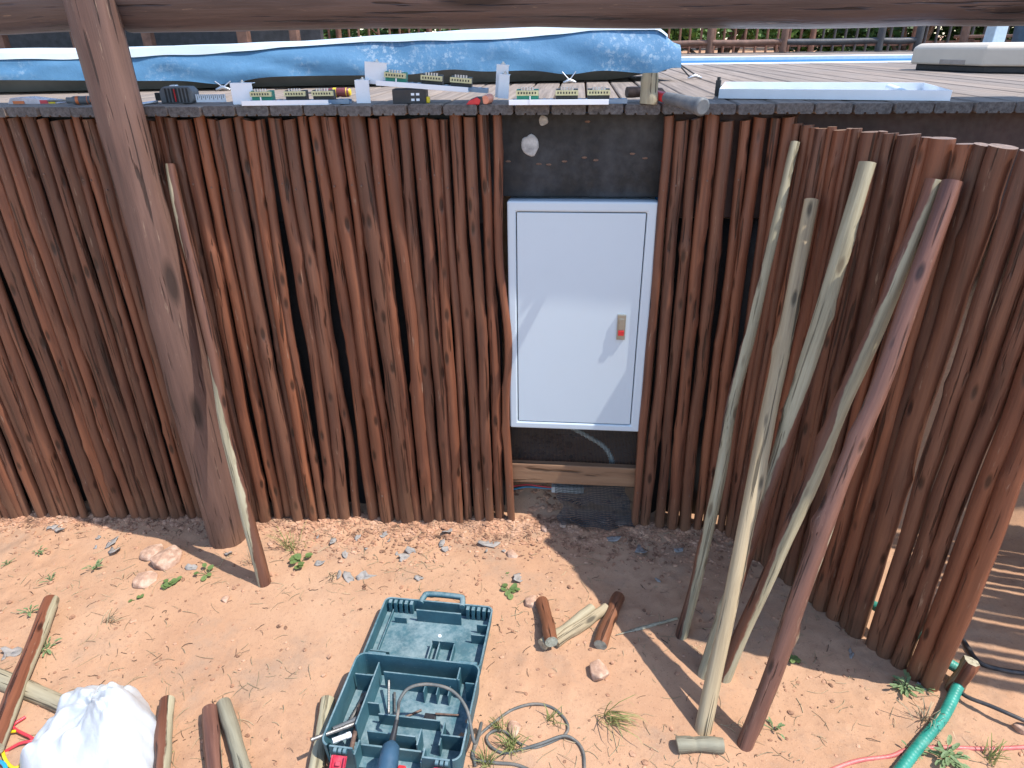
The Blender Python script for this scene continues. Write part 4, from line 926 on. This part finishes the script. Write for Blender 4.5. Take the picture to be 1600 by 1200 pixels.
for i, (x, y, s, n, mt, lab) in enumerate([
    (268, 917, .035, 8, 'leaf', 'round-leaved weed on the sand left of the single leaning pole'), (325, 898, .038, 5, 'leaf', 'round-leaved sprig in the pole shadow near the thick post'), (470, 878, .04, 11, 'leaf', 'broad-leaved clover patch among flakes below the left fence'),
    (214, 937, .022, 5, 'leaf', 'tiny sprout below the round-leaved weed'), (148, 890, .034, 10, 'leafgrey', 'feathery weed near the stones at left'), (60, 866, .03, 8, 'leafgrey', 'feathery weed near the fence at far left'), (80, 908, .03, 7, 'leafgrey', 'pale weed left of the stones on bare sand'), (48, 958, .035, 10, 'leafgrey', 'grey-green weed above the long offcut at left'), (75, 1018, .04, 14, 'leafgrey', 'bushy grey-green weed right of the long offcut'), (12, 882, .028, 6, 'leafgrey', 'small weed at the left edge near the fence'),
    (1412, 1078, .040, 26, 'leafgrey', 'tall grey-green weed at the foot of the fence wing'), (1445, 1080, .026, 12, 'leafgrey', 'thin weed between the fence wing and green hose'), (1210, 1143, .034, 9, 'leafgrey', 'lone seedling right of the rightmost leaning pole'), (1238, 1030, .024, 14, 'leaf', 'low weed in shade behind the leaning poles'), (1475, 1188, .045, 30, 'leafgrey', 'spreading grey-green weed under the green hose'), (1425, 1180, .03, 8, 'leafgrey', 'small weed left of the green hose'),
    (797, 925, .03, 10, 'leaf', 'trailing weed above the tool case lid'), (794, 898, .012, 4, 'leaf', 'tiny sprout in gravel below the box')]):
    rosette(x, y, s, n, mt, 700+i, lab, .75 if mt == 'leafgrey' else .45, mt == 'leaf')
for i, (x, y, s, n, ln, mt, lab) in enumerate([
    (458, 858, .12, 26, (0, 0), 'grass', 'tall green grass tuft at the fence foot right of the thick post'), (395, 880, .07, 16, (0, 0), 'straw', 'dry grass tuft beside the single leaning pole'), (520, 900, .05, 14, (.2, -.2), 'straw', 'dry straw tuft among the grey flakes'), (800, 1170, .07, 60, (0, 0), 'grass', 'green grass clump inside the coiled cord'), (945, 1122, .10, 40, (.9, -.5), 'grass', 'pale grass tuft bent to the right on the sand'),
    (780, 1140, .05, 25, (0, 0), 'grass', 'small grass clump right of the tool case'), (1445, 1130, .09, 26, (0, 0), 'straw', 'dry grass tuft left of the green hose'), (1545, 1190, .08, 24, (.3, .3), 'grass', 'yellow-green grass tuft at bottom right'), (860, 1125, .05, 18, (.4, 0), 'grass', 'thin grass inside the cord loop'), (100, 1120, .06, 24, (.1, 0), 'straw', 'dry grass by the grey offcut near the bag'), (265, 1178, .03, 10, (0, 0), 'grass', 'small green blades by the bag offcut'), (165, 975, .07, 20, (.9, .2), 'straw', 'flattened dry grass on the sand at left'), (760, 1195, .06, 30, (0, 0), 'grass', 'grass clump at the bottom edge by the case')]):
    tuft(x, y, s, n, 800+i, lab, ln, mt)
def rock(m_, c, s, q, sub=True):
    V = [(0, 0, 1), (0, 0, -1)]+[(math.cos(a), math.sin(a), z) for z in (.55, -.5) for a in [k*math.pi/3+(.5 if z < 0 else 0) for k in range(6)]]
    F = [(0, 2+k, 2+(k+1) % 6) for k in range(6)]+[(2+k, 8+k, 2+(k+1) % 6) for k in range(6)]+[(8+k, 8+(k+1) % 6, 2+(k+1) % 6) for k in range(6)]+[(1, 8+(k+1) % 6, 8+k) for k in range(6)]
    sx, sy, sz = s*q.uniform(.7, 1.3), s*q.uniform(.7, 1.3), s*q.uniform(.4, .8); a = q.uniform(0, 6.28)
    P = []
    for v in V:
        k = q.uniform(.75, 1.2); x, y, z = v[0]*sx*k, v[1]*sy*k, v[2]*sz*k; P.append((c[0]+x*math.cos(a)-y*math.sin(a), c[1]+x*math.sin(a)+y*math.cos(a), c[2]+z))
    m_.add(P, F)
r4 = random.Random(2)
for x, y, s, lab in [(229, 908, .032, 'rounded pinkish stone, front one of the trio left of the thick post'), (240, 868, .045, 'larger pale stone, back one of the trio left of the thick post'), (262, 878, .042, 'flat pinkish stone, right one of the trio by the thick post'), (830, 942, .022, 'pink stone touching the crossed offcuts'), (936, 1052, .030, 'flat pink stone sunk in the sand below the offcuts'),
                     (803, 1140, .022, 'stone inside the coiled cord'), (1595, 1142, .025, 'pale stone at the right edge by the black cable'), (352, 935, .013, 'small grey stone on bare sand below the single leaning pole'), (800, 868, .02, 'pink lump in the gravel left of the shade'), (1010, 806, .018, 'stone between the short poles right of the box'), (940, 815, .02, 'pale stone on the netting below the plank'), (970, 822, .018, 'reddish stone under the netting rag'), (880, 822, .02, 'rough stone in the soil below the plank'), (850, 828, .017, 'brown stone at the edge of the hole below the plank')]:
    m_ = MB(); rock(m_, (0, 0, s*.25), s, r4); o = m_.build('stone', M['stone'], bevel=s*.12); p = G(x, y, 0); o.location = p; o.location.z = gz(p.x, p.y) if p.y < 2.02 else p.z; tag(o, lab, 'stone', 'stones on the soil')
stray = {28: 'grey leaf-like flake on the shaded soil between box and leaning poles', 29: 'small flake at the sunlit edge of the wing shadow', 30: 'grey flake in shade in front of the short poles', 31: 'flake on the shaded soil just below the netting rag', 32: 'ragged flake in shade near the middle of the fence wing', 33: 'pale flake right of the green hose', 34: 'flake at the foot of the tall weed by the fence wing', 35: 'curled flake at the left edge above the grey offcut', 36: 'lower flake at the left edge touching the grey offcut', 37: 'flake on shaded soil left of the thin crooked pole', 38: 'flake on bare sand just above the tool case lid', 39: 'flake on sunlit sand right of the tool case lid'}
fl_ = [(175, 850), (155, 842), (180, 862), (150, 856), (95, 832), (85, 829), (278, 861), (300, 888), (357, 866), (497, 842), (520, 848), (560, 842), (600, 838), (608, 846), (572, 860), (620, 866), (642, 862), (632, 872), (700, 832), (690, 852), (697, 858), (764, 850), (760, 862), (545, 903), (530, 900), (570, 902), (500, 880), (540, 868), (1028, 910), (788, 862), (1000, 862), (958, 845), (1330, 1022), (1515, 1050), (1440, 1075), (20, 1022), (8, 1030), (1060, 862), (655, 905), (810, 905)]
for i, (x, y) in enumerate(fl_):
    q = random.Random(900+i); s = .006+.019*q.random()**1.7; n = 11; m_ = MB(); T = []; 
    cz = q.uniform(.02, .22)
    for sc in (0, .55, 1):
        for k in range(n):
            a = 2*math.pi*k/n; r = s*sc*(1+.8*noise.noise(Vector((math.cos(a)*2, math.sin(a)*2, i*3.3)))); xx, yy = r*math.cos(a)*1.3, r*math.sin(a)*.8
            T.append((xx, yy, cz*(xx*xx*1.2-yy*yy*.3)/s+.006*noise.noise(Vector((xx*60, yy*60, i)))))
    m_.add(T, [(j*n+k, j*n+(k+1) % n, (j+1)*n+(k+1) % n, (j+1)*n+k) for j in range(2) for k in range(n)], None, True)
    o = m_.build('bark_flake', M['flake']); o.modifiers.new('t', 'SOLIDIFY').thickness = .0022; p = G(x, y, 0); o.location = (p.x, p.y, gz(p.x, p.y)+.003); o.rotation_euler = (q.uniform(-.5, .5), q.uniform(-.5, .5), q.uniform(0, 6.28))
    if 9 <= i <= 27: lab, g = 'thin curled grey flake of bark in the gravel below the left fence', 'bark flakes below the left fence'
    elif i < 9: lab, g = 'flat grey flake of bark near the thick post and stones', 'bark flakes near the thick post'
    else: lab, g = stray[i], 'stray bark flakes'
    tag(o, lab, 'flake', g)
grv = MB(); q = random.Random(77)
for _ in range(9000):
    if q.random() < .88:
        x = q.uniform(-2.3, 1.0); y = 2.02-abs(q.gauss(0, .075))*(1.3 if x > -1.1 else .6)
    else: x = q.uniform(-2.2, 1.6); y = q.uniform(.85, 2.0)
    if x > .5 and y > 2.0-(x-.57)*1.42: continue
    if -.6 < x < -.2 and 1.0 < y < 1.56: continue
    s = min(.013, .0024+abs(q.gauss(0, .0026))); rock(grv, (x, y, gz(x, y)+s*.15), s, q)
for _ in range(900):
    x = q.uniform(-.22, .26); y = q.uniform(2.0, 2.3); s = .003+abs(q.gauss(0, .005)); rock(grv, (x, y, hfun(x, y)+.004), s, q)
tag(grv.build('gravel', M['gravel']), 'loose reddish gravel scattered on the soil', 'gravel', kind='stuff')
for nm, mt, N_, wd_, lab in (('straw_litter', 'straw', 1500, .0007, 'dry straw and grass litter strewn over the soil'), ('twig_litter', 'twig', 650, .0008, 'dark twigs and leaf crumbs strewn over the soil')):
    m_ = MB(); q = random.Random(hash(nm) % 7 if False else (31 if mt == 'straw' else 32))
    cl = [(q.uniform(-2, 1.2), q.uniform(.9, 1.95)) for _ in range(60)]
    for _ in range(N_):
        if q.random() < .7: a, b = q.choice(cl); x, y = a+q.gauss(0, .09), b+q.gauss(0, .05)
        else: x, y = q.uniform(-2.2, 1.5), q.uniform(.85, 2.0)
        if y > 2.0 or y < .8 or (x > .5 and y > 2.0-(x-.57)*1.42) or (-.6 < x < -.22 and 1.0 < y < 1.58): continue
        L = (.006+.06*q.random()**2.2)*(1 if mt == 'straw' else .55); a = q.uniform(0, 6.28); cv_ = q.uniform(-1.2, 1.2); P = []; px1, py1 = x, y
        for j in range(4):
            P.append(Vector((px1, py1, gz(px1, py1)+.0014+(.004*math.sin(j*1.05) if q.random() < .4 else 0)))); px1 += L/3*math.cos(a+cv_*j/3); py1 += L/3*math.sin(a+cv_*j/3)
        m_.tube(P, wd_*q.uniform(.7, 1.5), 3, False)
    tag(m_.build(nm, M[mt]), lab, 'litter', kind='stuff')
